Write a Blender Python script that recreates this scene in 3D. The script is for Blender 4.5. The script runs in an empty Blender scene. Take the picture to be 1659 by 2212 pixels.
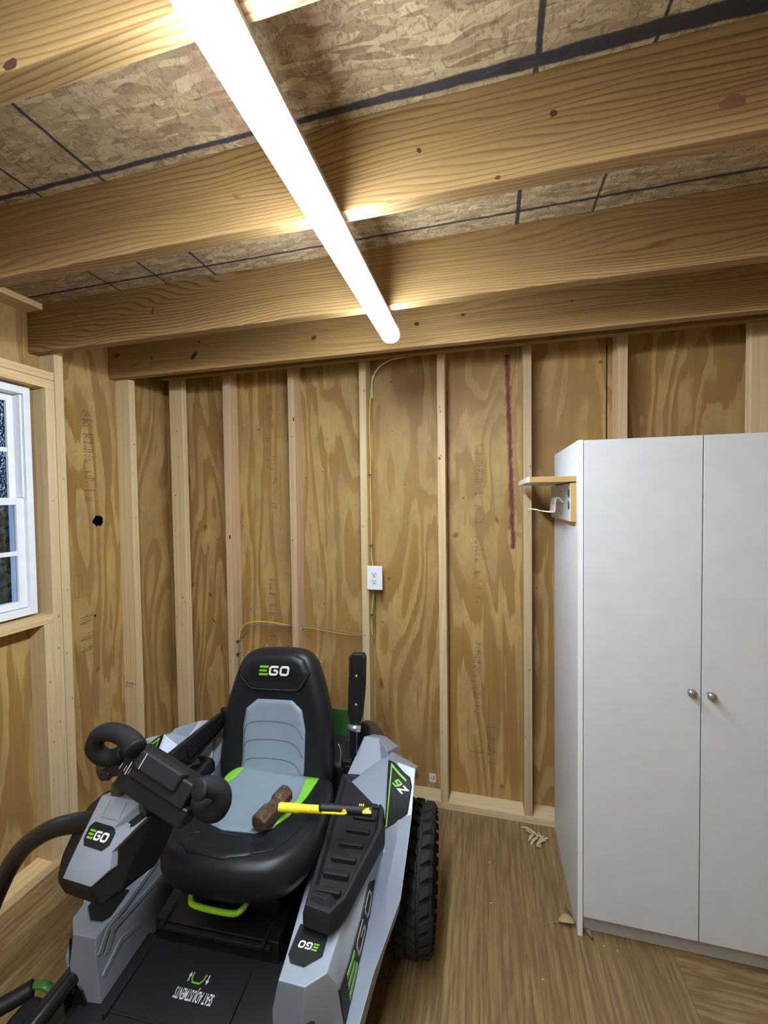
import bpy, bmesh, math, random
from mathutils import Vector, Matrix
from mathutils.bvhtree import BVHTree
random.seed(7)
S = bpy.context.scene
COL = S.collection
V = Vector
# ---------------------------------------------------------------- camera
F_PX = 868.83
YAW, PITCH, ROLL = 0.2424, -0.0284, -0.0128
cam_d = bpy.data.cameras.new('camera'); cam = bpy.data.objects.new('camera', cam_d); COL.objects.link(cam)
cam_d.sensor_fit = 'VERTICAL'; cam_d.sensor_height = 36.0; cam_d.sensor_width = 27.0
cam_d.lens = F_PX / 2212.0 * 36.0
cam_d.clip_start = 0.02
fwd = V((-math.sin(YAW)*math.cos(PITCH), math.cos(YAW)*math.cos(PITCH), math.sin(PITCH)))
rgt = V((math.cos(YAW), math.sin(YAW), 0)); up = rgt.cross(fwd)
r2 = math.cos(ROLL)*rgt + math.sin(ROLL)*up; u2 = -math.sin(ROLL)*rgt + math.cos(ROLL)*up
mw = Matrix.Identity(4)
for i in range(3):
    mw[i][0] = r2[i]; mw[i][1] = u2[i]; mw[i][2] = -fwd[i]
mw[0][3], mw[1][3], mw[2][3] = 0.0, -2.023, 1.5815
cam.matrix_world = mw
S.camera = cam
# ---------------------------------------------------------------- world, exposure
w = bpy.data.worlds.new('dusk_sky'); S.world = w; w.use_nodes = True
bg = w.node_tree.nodes['Background']; bg.inputs[0].default_value = (0.30, 0.48, 0.85, 1); bg.inputs[1].default_value = 1.6
S.view_settings.view_transform = 'Standard'; S.view_settings.look = 'None'
S.view_settings.gamma = 1; S.view_settings.use_curve_mapping = False
S.view_settings.exposure = 0.0
LAMP_STRENGTH = 132.0
# ---------------------------------------------------------------- node helpers
class NT:
    def __init__(s, name):
        s.m = bpy.data.materials.new(name); s.m.use_nodes = True
        s.t = s.m.node_tree; s.b = s.t.nodes['Principled BSDF']
    def n(s, typ, **kw):
        nd = s.t.nodes.new(typ)
        for k, v in kw.items():
            if k.startswith('i_'):
                nd.inputs[k[2:].replace('_', ' ')].default_value = v
            else: setattr(nd, k, v)
        return nd
    def l(s, a, b): s.t.links.new(a, b)
    def math(s, op, a, b=0.0, c=None):
        nd = s.t.nodes.new('ShaderNodeMath'); nd.operation = op
        for i, x in enumerate((a, b, c)):
            if x is None: continue
            if isinstance(x, (int, float)): nd.inputs[i].default_value = x
            else: s.l(x, nd.inputs[i])
        return nd.outputs[0]
    def coord(s, scale=(1, 1, 1), loc=(0, 0, 0)):
        tc = s.n('ShaderNodeTexCoord'); mp = s.n('ShaderNodeMapping')
        mp.inputs['Scale'].default_value = scale; mp.inputs['Location'].default_value = loc
        s.l(tc.outputs['Object'], mp.inputs[0]); return mp.outputs[0]
    def rnd(s, mul=37.0):
        oi = s.n('ShaderNodeObjectInfo'); return s.math('MULTIPLY', oi.outputs['Random'], mul)
    def noise(s, vec, scale=1.0, detail=2.0, rough=0.5, w_=None, dist=0.0):
        nd = s.n('ShaderNodeTexNoise'); nd.noise_dimensions = '4D' if w_ is not None else '3D'
        s.l(vec, nd.inputs['Vector']); nd.inputs['Scale'].default_value = scale
        nd.inputs['Detail'].default_value = detail; nd.inputs['Roughness'].default_value = rough
        nd.inputs['Distortion'].default_value = dist
        if w_ is not None: s.l(w_, nd.inputs['W'])
        return nd.outputs['Fac']
    def ramp(s, fac, stops, interp='LINEAR'):
        nd = s.n('ShaderNodeValToRGB'); nd.color_ramp.interpolation = interp
        el = nd.color_ramp.elements
        while len(el) < len(stops): el.new(0.5)
        for e, (p, c) in zip(el, stops):
            e.position = p; e.color = (*c, 1) if len(c) == 3 else c
        s.l(fac, nd.inputs[0]); return nd.outputs[0]
    def mix(s, fac, a, b, blend='MIX'):
        nd = s.n('ShaderNodeMix'); nd.data_type = 'RGBA'; nd.blend_type = blend
        for x, i in ((fac, 0), (a, 6), (b, 7)):
            if isinstance(x, (int, float)): nd.inputs[i].default_value = x
            elif isinstance(x, tuple): nd.inputs[i].default_value = (*x, 1)
            else: s.l(x, nd.inputs[i])
        return nd.outputs[2]
    def bump(s, h, strength=0.3, dist=0.002):
        nd = s.n('ShaderNodeBump'); nd.inputs['Strength'].default_value = strength
        nd.inputs['Distance'].default_value = dist
        s.l(h, nd.inputs['Height']); s.l(nd.outputs[0], s.b.inputs['Normal'])
    def out(s, col=None, rough=0.5, metal=0.0, spec=0.5):
        if col is not None:
            if isinstance(col, tuple): s.b.inputs['Base Color'].default_value = (*col, 1)
            else: s.l(col, s.b.inputs['Base Color'])
        if isinstance(rough, (int, float)): s.b.inputs['Roughness'].default_value = rough
        else: s.l(rough, s.b.inputs['Roughness'])
        s.b.inputs['Metallic'].default_value = metal
        s.b.inputs['Specular IOR Level'].default_value = spec
        return s.m

def band(t, pos, centre, half, soft):
    """1 inside |pos-centre|<half, fading over soft"""
    d = t.math('ABSOLUTE', t.math('SUBTRACT', pos, centre))
    return t.math('SUBTRACT', 1.0, t.math('SMOOTH_MIN', 1.0, t.math('MAXIMUM', t.math('DIVIDE', t.math('SUBTRACT', d, half), soft), 0.0), 0.0))

def plywood(name, horiz_axis):
    t = NT(name); r = t.rnd(53)
    sc = [3.6, 3.6, 0.62]
    v = t.coord(tuple(sc))
    h = t.noise(v, 1.0, 3.2, 0.42, r, 0.7)
    fine = t.noise(t.coord((60, 60, 2.5)), 1.0, 3, 0.6, r)
    ph = t.math('ADD', t.math('MULTIPLY', h, 11.0), t.math('MULTIPLY', fine, 0.5))
    s1 = t.math('FRACT', ph)
    c = t.ramp(s1, [(0.0, (.50, .335, .13)), (.36, (.46, .295, .10)), (.43, (.33, .182, .045)), (.86, (.275, .14, .03)), (.94, (.50, .335, .13))])
    big = t.noise(t.coord((1.3, 1.3, .8)), 1.0, 3, 0.6, r)
    c = t.mix(t.ramp(big, [(.35, (0, 0, 0)), (.7, (.6, .6, .6))]), c, (.43, .26, .085))
    c = t.mix(t.ramp(fine, [(.3, (.35, .35, .35)), (.6, (0, 0, 0))]), c, (.36, .215, .085))
    mot = t.noise(t.coord((7, 7, 3.5)), 1.0, 7, .78, r)
    c = t.mix(t.ramp(mot, [(.42, (0, 0, 0)), (.62, (.55, .55, .55))]), c, (.25, .155, .07))
    sp = t.noise(t.coord((9, 9, 6)), 1.0, 2, 0.5, r)
    c = t.mix(t.ramp(sp, [(.25, (.8, .8, .8)), (.30, (0, 0, 0))]), c, (.12, .05, .02))
    t.bump(fine, .15, .001)
    return t.out(c, .55, spec=.35)

def lumber(name, axis, light, mid, dark, freq=42, wav=7, contrast=1.0, rough=.6):
    t = NT(name); r = t.rnd(91)
    lo_ = [1.0, 1.0, 1.0]; lo_[axis] = 0.16
    v = t.coord(tuple(3.4*x for x in lo_))
    h = t.noise(v, 1.0, 2.5, 0.5, r, 0.5)
    tc = t.n('ShaderNodeTexCoord'); sx = t.n('ShaderNodeSeparateXYZ'); t.l(tc.outputs['Object'], sx.inputs[0])
    oth = [i for i in range(3) if i != axis]
    cross = t.math('ADD', sx.outputs[oth[0]], sx.outputs[oth[1]])
    ph = t.math('ADD', t.math('MULTIPLY', cross, freq), t.math('MULTIPLY', h, wav))
    f = t.math('FRACT', ph)
    fs = [90.0, 90.0, 90.0]; fs[axis] = 3.0
    fine = t.noise(t.coord(tuple(fs)), 1.0, 3, .6, r)
    c = t.ramp(f, [(0, light), (.55, mid), (.80, dark), (.90, dark), (1.0, light)])
    c = t.mix(1-contrast, c, mid) if contrast < 1 else t.mix(t.ramp(t.noise(t.coord(tuple(2.6*x for x in lo_), (5, 5, 5)), 1.0, 3, .6, r), [(.35, (0, 0, 0)), (.65, (.8, .8, .8))]), c, mid)
    bl = [2.2, 2.2, 2.2]; bl[axis] = 1.1
    blot = t.noise(t.coord(tuple(bl)), 1.0, 4, .65, r)
    c = t.mix(t.ramp(blot, [(.4, (0, 0, 0)), (.75, (.6, .6, .6))]), c, tuple(.72*x for x in mid))
    c = t.mix(t.ramp(fine, [(.3, (.4, .4, .4)), (.65, (0, 0, 0))]), c, tuple(.8*x for x in dark))
    hs = t.n('ShaderNodeHueSaturation'); t.l(c, hs.inputs['Color'])
    hs.inputs['Fac'].default_value = 1
    oi = t.n('ShaderNodeObjectInfo')
    t.l(t.math('ADD', t.math('MULTIPLY', oi.outputs['Random'], .22), .88), hs.inputs['Value'])
    t.bump(fine, .25, .0015)
    return t.out(hs.outputs[0], rough, spec=.3)

def plain(name, col, rough=.5, metal=0.0, spec=.5, bump=0.0, bscale=400):
    t = NT(name)
    nv = t.noise(t.coord((1, 1, 1)), 14.0, 4, .6)
    c = t.mix(t.ramp(nv, [(.35, (0, 0, 0)), (.75, (.35, .35, .35))]), col, tuple(.8*x for x in col))
    if bump: t.bump(t.noise(t.coord((1, 1, 1)), bscale, 2, .5), bump, .001)
    return t.out(c, rough, metal, spec)

def emit(name, col, strength):
    m = bpy.data.materials.new(name); m.use_nodes = True; nt = m.node_tree
    b = nt.nodes['Principled BSDF']; b.inputs['Base Color'].default_value = (.9, .9, .9, 1)
    b.inputs['Emission Color'].default_value = (*col, 1); b.inputs['Emission Strength'].default_value = strength
    return m

def osb():
    t = NT('oriented_strand_board')
    tc = t.n('ShaderNodeTexCoord'); ob = tc.outputs['Object']
    cols = []
    for k, (ang, sc) in enumerate(((.5, 1.0), (-.7, 1.15), (1.9, .9))):
        mp = t.n('ShaderNodeMapping'); mp.inputs['Rotation'].default_value = (0, 0, ang)
        wb = t.n('ShaderNodeTexNoise'); wb.inputs['Scale'].default_value = 5; t.l(ob, wb.inputs['Vector'])
        va = t.n('ShaderNodeVectorMath'); va.operation = 'MULTIPLY_ADD'
        t.l(wb.outputs['Color'], va.inputs[0]); va.inputs[1].default_value = (.06, .06, .0); t.l(ob, va.inputs[2])
        t.l(va.outputs[0], mp.inputs[0]); mp.inputs['Scale'].default_value = (19*sc, 95*sc, 1); mp.inputs['Location'].default_value = (3.1*k, 1.7*k, 0)
        vo = t.n('ShaderNodeTexVoronoi'); vo.inputs['Scale'].default_value = 1.0; t.l(mp.outputs[0], vo.inputs['Vector'])
        sp = t.n('ShaderNodeSeparateColor'); t.l(vo.outputs['Color'], sp.inputs[0])
        cols.append((sp.outputs[0], vo.outputs['Distance'], sp.outputs[1]))
    pick = t.math('GREATER_THAN', cols[0][2], .55)
    a = t.mix(pick, cols[0][0], cols[1][0])
    pick2 = t.math('GREATER_THAN', cols[2][2], .6)
    a = t.mix(pick2, a, cols[2][0])
    c = t.ramp(a, [(0, (.22, .152, .082)), (.25, (.30, .215, .12)), (.6, (.36, .265, .15)), (1, (.46, .355, .21))])
    fib = t.noise(t.coord((70, 45, 1)), 1.0, 5, .75, None, 1.2)
    c = t.mix(t.ramp(fib, [(.36, (.7, .7, .7)), (.50, (0, 0, 0))]), c, (.12, .08, .048))
    sx = t.n('ShaderNodeSeparateXYZ'); t.l(ob, sx.inputs[0]); X, Y = sx.outputs[0], sx.outputs[1]
    jn = t.math('MULTIPLY', t.math('SUBTRACT', t.noise(t.coord((9, 9, 1)), 1.0, 4, .7), .5), .012)
    def smooth(pos, c0, half, soft=.003):
        d = t.math('ABSOLUTE', t.math('SUBTRACT', t.math('ADD', pos, jn), c0))
        mr = t.n('ShaderNodeMapRange'); mr.inputs[1].default_value = half; mr.inputs[2].default_value = half+soft
        mr.inputs[3].default_value = 1; mr.inputs[4].default_value = 0; t.l(d, mr.inputs[0]); return mr.outputs[0]
    m = None
    def mx(a, b): return b if a is None else t.math('MAXIMUM', a, b)
    # long layout lines across the boards (drawn along x) – the near one is heavier to the right
    thick = t.math('ADD', .0045, t.math('MULTIPLY', t.math('MAXIMUM', t.math('ADD', X, .45), 0.0), .013))
    for yy, th in ((-1.166, thick), (-.742, .003), (-1.60, .004), (-2.03, .004)):
        d = t.math('ABSOLUTE', t.math('SUBTRACT', t.math('ADD', Y, jn), yy))
        q = t.math('SUBTRACT', d, th)
        mr = t.n('ShaderNodeMapRange'); mr.inputs[1].default_value = 0; mr.inputs[2].default_value = .004
        mr.inputs[3].default_value = 1; mr.inputs[4].default_value = 0; t.l(q, mr.inputs[0]); m = mx(m, mr.outputs[0])
    for xx, hw in ((-1.404, .0025), (-1.184, .0025), (-.968, .003), (.105, .0045), (.32, .002), (.97, .004)):
        m = mx(m, smooth(X, xx, hw))
    c = t.mix(t.math('MULTIPLY', smooth(X, -.535, .006, .018), .55), c, (.30, .15, .11))
    c = t.mix(t.math('MULTIPLY', m, .93), c, (.022, .022, .03))
    t.bump(a, .5, .002)
    return t.out(c, .75, spec=.2)

def vinyl(name, alongx=False):
    t = NT(name)
    s = (1.0, 7.5, 1) if alongx else (7.5, 1.0, 1)
    h = t.noise(t.coord(tuple(s)), 1.0, 2.0, .5, None, .4)
    fs = (4, 75, 1) if alongx else (75, 4, 1)
    fine = t.noise(t.coord(fs), 1.0, 4, .65)
    f = t.math('FRACT', t.math('ADD', t.math('MULTIPLY', h, 9.0), t.math('MULTIPLY', fine, .9)))
    c = t.ramp(f, [(0, (.25, .17, .070)), (.5, (.28, .192, .080)), (.85, (.19, .122, .045)), (1, (.245, .166, .068))])
    c = t.mix(t.ramp(fine, [(.40, (.85, .85, .85)), (.58, (0, 0, 0))]), c, (.13, .083, .035))
    big = t.noise(t.coord((2.5, 1.2, 1)), 1.0, 3, .6)
    c = t.mix(t.ramp(big, [(.45, (0, 0, 0)), (.75, (.55, .55, .55))]), c, (.285, .20, .115) if alongx else (.15, .09, .045))
    t.bump(fine, .12, .001)
    return t.out(c, .36, spec=.42)

PLY = plywood('softwood_plywood', 0)
STUD_Z = lumber('spruce_stud_lumber', 2, (.72, .56, .33), (.69, .525, .295), (.58, .41, .21), 30, 5, .45, .55)
STUD_X = lumber('spruce_plate_lumber_lengthwise', 0, (.78, .63, .40), (.74, .58, .34), (.62, .45, .23), 30, 5, .5)
STUD_Y = lumber('spruce_plate_lumber_crosswise', 1, (.76, .57, .32), (.72, .52, .27), (.60, .40, .17), 30, 5, .6)
PINKSTUD = lumber('reddish_fir_stud_lumber', 2, (.62, .45, .27), (.58, .41, .24), (.48, .31, .165), 30, 5, .5)
JOIST = lumber('southern_pine_joist_lumber', 0, (.41, .262, .108), (.35, .215, .082), (.14, .066, .022), 85, 24, 1, .6)
OSB = osb()
VINYL = vinyl('oak_print_vinyl_lengthwise'); VINYL2 = vinyl('oak_print_vinyl_crosswise', True)
SHELL = plain('outer_siding_board', (.35, .3, .24), .7)
WHITE_VINYL = plain('white_window_vinyl', (.80, .82, .86), .35)
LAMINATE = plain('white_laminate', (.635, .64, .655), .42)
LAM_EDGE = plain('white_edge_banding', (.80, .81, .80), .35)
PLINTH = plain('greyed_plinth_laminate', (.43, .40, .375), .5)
MDF = plain('raw_fibreboard_edge', (.47, .28, .085), .8, bump=.3)
INK = plain('faded_black_ink', (.10, .07, .045), .8)
KNOT = plain('dark_resin_knot', (.07, .028, .016), .5)
CLEARGLASS = NT('window_glass'); CLEARGLASS.b.inputs['Transmission Weight'].default_value = 1
CLEARGLASS = CLEARGLASS.out((.86, .93, .96), .02)
tw = NT('rain_wet_glass'); tw.b.inputs['Transmission Weight'].default_value = 1
vo = tw.n('ShaderNodeTexVoronoi'); vo.inputs['Scale'].default_value = 110; tw.l(tw.coord((1, 1, .8)), vo.inputs['Vector'])
tw.bump(vo.outputs['Distance'], 1.0, .02); WETGLASS = tw.out((.84, .92, .97), .06)

# ---------------------------------------------------------------- mesh helpers
def link(name, me, mat=None, parent=None, smooth=False):
    if mat is not None:
        if isinstance(mat, (list, tuple)):
            for m_ in mat: me.materials.append(m_)
        else: me.materials.append(mat)
    if smooth:
        for p in me.polygons: p.use_smooth = True
    o = bpy.data.objects.new(name, me); COL.objects.link(o)
    if parent is not None: o.parent = parent
    return o
def mesh(name, verts, faces, mat=None, parent=None, smooth=False, bevel=0.0, seg=2, fix=True):
    me = bpy.data.meshes.new(name); me.from_pydata([tuple(v) for v in verts], [], faces)
    if fix:
        bm = bmesh.new(); bm.from_mesh(me); bmesh.ops.recalc_face_normals(bm, faces=bm.faces)
        bm.to_mesh(me); bm.free()
    me.update(); o = link(name, me, mat, parent, smooth)
    if bevel:
        b = o.modifiers.new('bevel', 'BEVEL'); b.width = bevel; b.segments = seg; b.limit_method = 'ANGLE'; b.angle_limit = math.radians(25)
        for p in me.polygons: p.use_smooth = True
        b.harden_normals = True
    return o
BOXF = [(0, 1, 3, 2), (4, 6, 7, 5), (0, 4, 5, 1), (2, 3, 7, 6), (0, 2, 6, 4), (1, 5, 7, 3)]
def boxv(x0, x1, y0, y1, z0, z1):
    return [(x, y, z) for x in (x0, x1) for y in (y0, y1) for z in (z0, z1)]
def box(name, x0, x1, y0, y1, z0, z1, mat, parent=None, bevel=0.0):
    return mesh(name, boxv(x0, x1, y0, y1, z0, z1), BOXF, mat, parent, bevel=bevel)
def boxes(name, lst, mat, parent=None, bevel=0.0):
    vs, fs = [], []
    for b in lst:
        k = len(vs); vs += boxv(*b); fs += [tuple(i+k for i in f) for f in BOXF]
    return mesh(name, vs, fs, mat, parent, bevel=bevel)
def fbox(name, c, ax, ay, az, sx, sy, sz, mat, parent=None, bevel=0.0, taper=1.0):
    """oriented box: centre c, unit axes, full sizes; taper scales the +az face"""
    vs = []
    for i in (-.5, .5):
        for j in (-.5, .5):
            for k in (-.5, .5):
                f = taper if k > 0 else 1.0
                vs.append(V(c)+V(ax)*i*sx*f+V(ay)*j*sy*f+V(az)*k*sz)
    return mesh(name, vs, BOXF, mat, parent, bevel=bevel)
def catmull(pts, n=6, closed=False):
    pts = [V(p) for p in pts]; out = []; N = len(pts)
    rng = range(N) if closed else range(N-1)
    for i in rng:
        if closed: p0, p1, p2, p3 = pts[i-1], pts[i], pts[(i+1) % N], pts[(i+2) % N]
        else: p0, p1, p2, p3 = pts[max(i-1, 0)], pts[i], pts[i+1], pts[min(i+2, N-1)]
        for k in range(n):
            t = k/n
            out.append(.5*((2*p1)+(-p0+p2)*t+(2*p0-5*p1+4*p2-p3)*t*t+(-p0+3*p1-3*p2+p3)*t**3))
    if not closed: out.append(pts[-1])
    return out
def tube(name, pts, r, mat, parent=None, n=12, smooth=5, closed=False, cap=True, flat=1.0, join=None):
    P_ = catmull(pts, smooth, closed) if smooth > 1 else [V(p) for p in pts]
    N = len(P_); vs, fs = [], []
    rad = r if callable(r) else (lambda t: r)
    ref = V((0, 0, 1)); T0 = (P_[1]-P_[0]).normalized()
    if abs(T0.dot(ref)) > .9: ref = V((1, 0, 0))
    nrm = (ref - T0*ref.dot(T0)).normalized()
    for i, p in enumerate(P_):
        if closed: T = (P_[(i+1) % N]-P_[i-1]).normalized()
        else: T = (P_[min(i+1, N-1)]-P_[max(i-1, 0)]).normalized()
        nrm = (nrm - T*nrm.dot(T)).normalized(); bn = T.cross(nrm)
        rr = rad(i/(N-1))
        for k in range(n):
            a = 2*math.pi*k/n
            vs.append(p + nrm*math.cos(a)*rr*flat + bn*math.sin(a)*rr)
    for i in range(N if closed else N-1):
        j = (i+1) % N
        for k in range(n):
            fs.append((i*n+k, i*n+(k+1) % n, j*n+(k+1) % n, j*n+k))
    if cap and not closed:
        fs.append(tuple(range(n))[::-1]); fs.append(tuple((N-1)*n+k for k in range(n)))
    if join is not None:
        k0 = len(join[0]); join[0].extend(vs); join[1].extend([tuple(i+k0 for i in f) for f in fs]); return None
    o = mesh(name, vs, fs, mat, parent, smooth=True)
    return o
def prism(name, poly, direction, mat, parent=None, bevel=0.0):
    """closed solid from a planar polygon (3D points) pushed along direction"""
    n = len(poly); d = V(direction)
    vs = [V(p) for p in poly]+[V(p)+d for p in poly]
    fs = [tuple(range(n))[::-1], tuple(range(n, 2*n))]+[(i, (i+1) % n, n+(i+1) % n, n+i) for i in range(n)]
    return mesh(name, vs, fs, mat, parent, bevel=bevel)
def lathe(name, prof, c, axis, mat, parent=None, n=40, closed=False):
    """prof: (distance along axis, radius)"""
    a = V(axis).normalized(); u = a.orthogonal().normalized(); v = a.cross(u); vs, fs = [], []
    for (h, r) in prof:
        for k in range(n):
            t = 2*math.pi*k/n; vs.append(V(c)+a*h+(u*math.cos(t)+v*math.sin(t))*r)
    m_ = len(prof)
    for i in range(m_ if closed else m_-1):
        j = (i+1) % m_
        for k in range(n): fs.append((i*n+k, i*n+(k+1) % n, j*n+(k+1) % n, j*n+k))
    if not closed: fs += [tuple(range(n)), tuple((m_-1)*n+k for k in range(n))]
    return mesh(name, vs, fs, mat, parent, smooth=True)
def empty(name, loc=(0, 0, 0), rz=0, label=None, cat=None, group=None, kind=None):
    o = bpy.data.objects.new(name, None); COL.objects.link(o); o.location = loc; o.rotation_euler = (0, 0, rz)
    o.empty_display_size = .1
    return tag(o, label, cat, group, kind)
def tag(o, label=None, cat=None, group=None, kind=None):
    if label: o['label'] = label
    if cat: o['category'] = cat
    if group: o['group'] = group
    if kind: o['kind'] = kind
    return o
# --- stroke lettering (2D) ---
def stroke2d(pts, wd, closed=False):
    pts = [V((p[0], p[1])) for p in pts]; N = len(pts); L, R = [], []
    for i in range(N):
        a = pts[i-1] if (closed or i > 0) else None; b = pts[(i+1) % N] if (closed or i < N-1) else None
        d1 = (pts[i]-a).normalized() if a is not None else None; d2 = (b-pts[i]).normalized() if b is not None else None
        d1 = d1 or d2; d2 = d2 or d1
        n1 = V((-d1.y, d1.x)); n2 = V((-d2.y, d2.x)); m_ = (n1+n2)
        m_ = m_.normalized() if m_.length > 1e-6 else n1
        k = wd/2/max(m_.dot(n1), .4)
        L.append(pts[i]+m_*k); R.append(pts[i]-m_*k)
    vs = L+R; fs = []
    for i in range(N if closed else N-1):
        j = (i+1) % N; fs.append((i, j, N+j, N+i))
    return [tuple(v) for v in vs], fs
def merge2(parts):
    vs, fs = [], []
    for v, f in parts:
        k = len(vs); vs += v; fs += [tuple(i+k for i in q) for q in f]
    return vs, fs
def rect2(x0, x1, y0, y1): return [(x0, y0), (x1, y0), (x1, y1), (x0, y1)], [(0, 1, 2, 3)]
def shear(vf, k): return [(x+k*y, y) for x, y in vf[0]], vf[1]
def cham(pts, c, closed):
    out = []; N = len(pts)
    for i, p in enumerate(pts):
        if not closed and i in (0, N-1): out.append(p); continue
        a, b = V(pts[i-1]), V(pts[(i+1) % N]); q = V(p)
        out.append(tuple(q+(a-q).normalized()*c)); out.append(tuple(q+(b-q).normalized()*c))
    return out
LOGO_E = shear(merge2([rect2(0, .95, 0, .22), rect2(.0, .82, .39, .61), rect2(0, .95, .78, 1.0)]), .22)
LOGO_G = shear(stroke2d(cham([(2.02, .89), (1.16, .89), (1.16, .11), (1.95, .11), (1.95, .52), (1.55, .52)], .13, False), .21), .22)
LOGO_O = shear(stroke2d(cham([(2.32, .11), (2.32, .89), (3.13, .89), (3.13, .11)], .14, True), .21, True), .22)
GLY_Z = shear(stroke2d([(0, .9), (.7, .9), (.0, .1), (.72, .1)], .2), .15)
GLY_6 = shear(stroke2d([(.62, .92), (.2, .9), (.04, .6), (.04, .12), (.6, .1), (.6, .5), (.1, .5)], .19), .15)
def sub2(vf, cuts=1):
    me = bpy.data.meshes.new('t'); me.from_pydata([(x, y, 0) for x, y in vf[0]], [], vf[1])
    bm = bmesh.new(); bm.from_mesh(me); bmesh.ops.subdivide_edges(bm, edges=bm.edges[:], cuts=cuts, use_grid_fill=True)
    bm.to_mesh(me); bm.free(); r = ([(v.co.x, v.co.y) for v in me.vertices], [tuple(p.vertices) for p in me.polygons])
    bpy.data.meshes.remove(me); return r
def place2d(name, vf, o, ax, ay, mat, parent=None, th=.0008, off=0.0004, target=None, cuts=0, reach=.15):
    """flat lettering put on a surface; target: object (same parent space) to wrap it on"""
    if cuts: vf = sub2(vf, cuts)
    o = V(o); ax = V(ax); ay = V(ay); nz = ax.cross(ay).normalized()
    bv = None
    if target is not None:
        me = target.data; bv = BVHTree.FromPolygons([v.co for v in me.vertices], [tuple(p.vertices) for p in me.polygons])
    top = []
    for x, y in vf[0]:
        p = o+ax*x+ay*y
        if bv:
            hit = bv.ray_cast(p+nz*reach, -nz, reach*3)
            if hit[0] is not None: p = hit[0]
        top.append(p+nz*(off+th))
    n = len(top); vs = top+[p-nz*(th+(.0015 if bv else 0)) for p in top]
    fs = [f for f in vf[1]]+[tuple(i+n for i in f[::-1]) for f in vf[1]]
    edges = {}
    for f in vf[1]:
        for a, b in zip(f, f[1:]+f[:1]):
            if (b, a) in edges: del edges[(b, a)]
            else: edges[(a, b)] = 1
    for a, b in edges: fs.append((b, a, a+n, b+n))
    return mesh(name, vs, fs, mat, parent, fix=False)
def text2d(s, size=1.0, bold=0.0, xs=1.0):
    cu = bpy.data.curves.new('t', 'FONT'); cu.body = s; cu.size = size; cu.offset = bold; cu.resolution_u = 2
    o = bpy.data.objects.new('t', cu); COL.objects.link(o)
    dg = bpy.context.evaluated_depsgraph_get(); me = bpy.data.meshes.new_from_object(o.evaluated_get(dg))
    r = ([(v.co.x*xs, v.co.y) for v in me.vertices], [tuple(p.vertices) for p in me.polygons])
    bpy.data.objects.remove(o); bpy.data.curves.remove(cu); bpy.data.meshes.remove(me); return r
def disc2(cx, cy, rx, ry, n=14, jit=.0, seed=0):
    rr = random.Random(seed); pts = []
    for k in range(n):
        a = 2*math.pi*k/n; j = 1+rr.uniform(-jit, jit); pts.append((cx+rx*j*math.cos(a), cy+ry*j*math.sin(a)))
    return pts, [tuple(range(n))]

# ================================================================ ROOM
W = .0381; D = .0889
XP = -1.904; XL = XP+D; XR = 1.182; XPR = XR+D
YB = .089; ZC = 2.4346; ZJ = 2.2363; YR = -3.95
# floor
floor = box('floor', XP-.02, XPR+.02, YR-.1, YB+.02, -.06, -.004, SHELL); tag(floor, kind='structure')
box('vinyl_sheet', XP, .6265, YR, YB, -.004, 0, VINYL, floor)
box('vinyl_sheet', .6285, XPR, YR, YB, -.004, 0, VINYL2, floor)
# ceiling
ceiling = box('ceiling', XP-.02, XPR+.02, YR-.1, YB+.02, ZC+.012, ZC+.05, SHELL); tag(ceiling, kind='structure')
for (y0, y1) in ((YB, -1.130), (-1.132, -2.35), (-2.352, -3.57), (-3.572, YR)):
    box('strand_board_panel', XP, XPR, min(y0, y1), max(y0, y1), ZC, ZC+.012, OSB, ceiling)
JY = [-.3024, -.6852, -1.1423, -1.5493, -1.956, -2.362, -2.769, -3.175, -3.582]
joists = []
for y in JY:
    joists.append(box('joist', XP, XPR, y, y+W, ZJ, ZC, JOIST, ceiling, bevel=.002))
box('rim_joist', XL, XPR-.06, -.048, -.010, 2.300, ZC, JOIST, ceiling, bevel=.002)
def knot(name, o, ax, ay, rx, ry, seed, parent, mat=KNOT):
    return place2d(name, disc2(0, 0, rx, ry, 16, .18, seed), o, ax, ay, mat, parent, .0004, .0001)
X_, Y_, Z_ = V((1, 0, 0)), V((0, 1, 0)), V((0, 0, 1))
k = 0
for (j, x, z, rx, ry, ang) in ((0, -1.846, 2.3506, .017, .010, .15), (0, -1.6276, 2.3176, .005, .008, 0), (0, -1.3788, 2.3072, .026, .010, .75), (0, -1.3477, 2.3715, .008, .006, 0),
        (0, -.7431, 2.324, .011, .008, .3), (0, -.0778, 2.3467, .009, .006, 0), (0, -.2717, 2.3314, .012, .009, 0), (0, .3385, 2.3494, .006, .004, 0),
        (1, -1.2548, 2.3362, .004, .014, -.4), (2, .139, 2.3464, .007, .006, 0), (2, .0323, 2.2428, .006, .004, 0), (2, -.1301, 2.3327, .004, .007, .6),
        (3, -.6882, 2.245, .014, .008, 0)):
    k += 1; c, s_ = math.cos(ang), math.sin(ang)
    knot('knot', (x, JY[j]-.0001, z), X_*c+Z_*s_, Z_*c-X_*s_, rx, ry, k, joists[j])
KFADE = plain('pale_brown_knot', (.21, .10, .05), .6)
knot('knot', (.4426, JY[2]-.0001, 2.2950), X_, Z_, .020, .012, 55, joists[2], KFADE)
knot('knot', (-.5758, JY[2]-.0001, 2.3199), X_*.8-Z_*.6, Z_*.8+X_*.6, .014, .005, 56, joists[2], KFADE)
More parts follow.
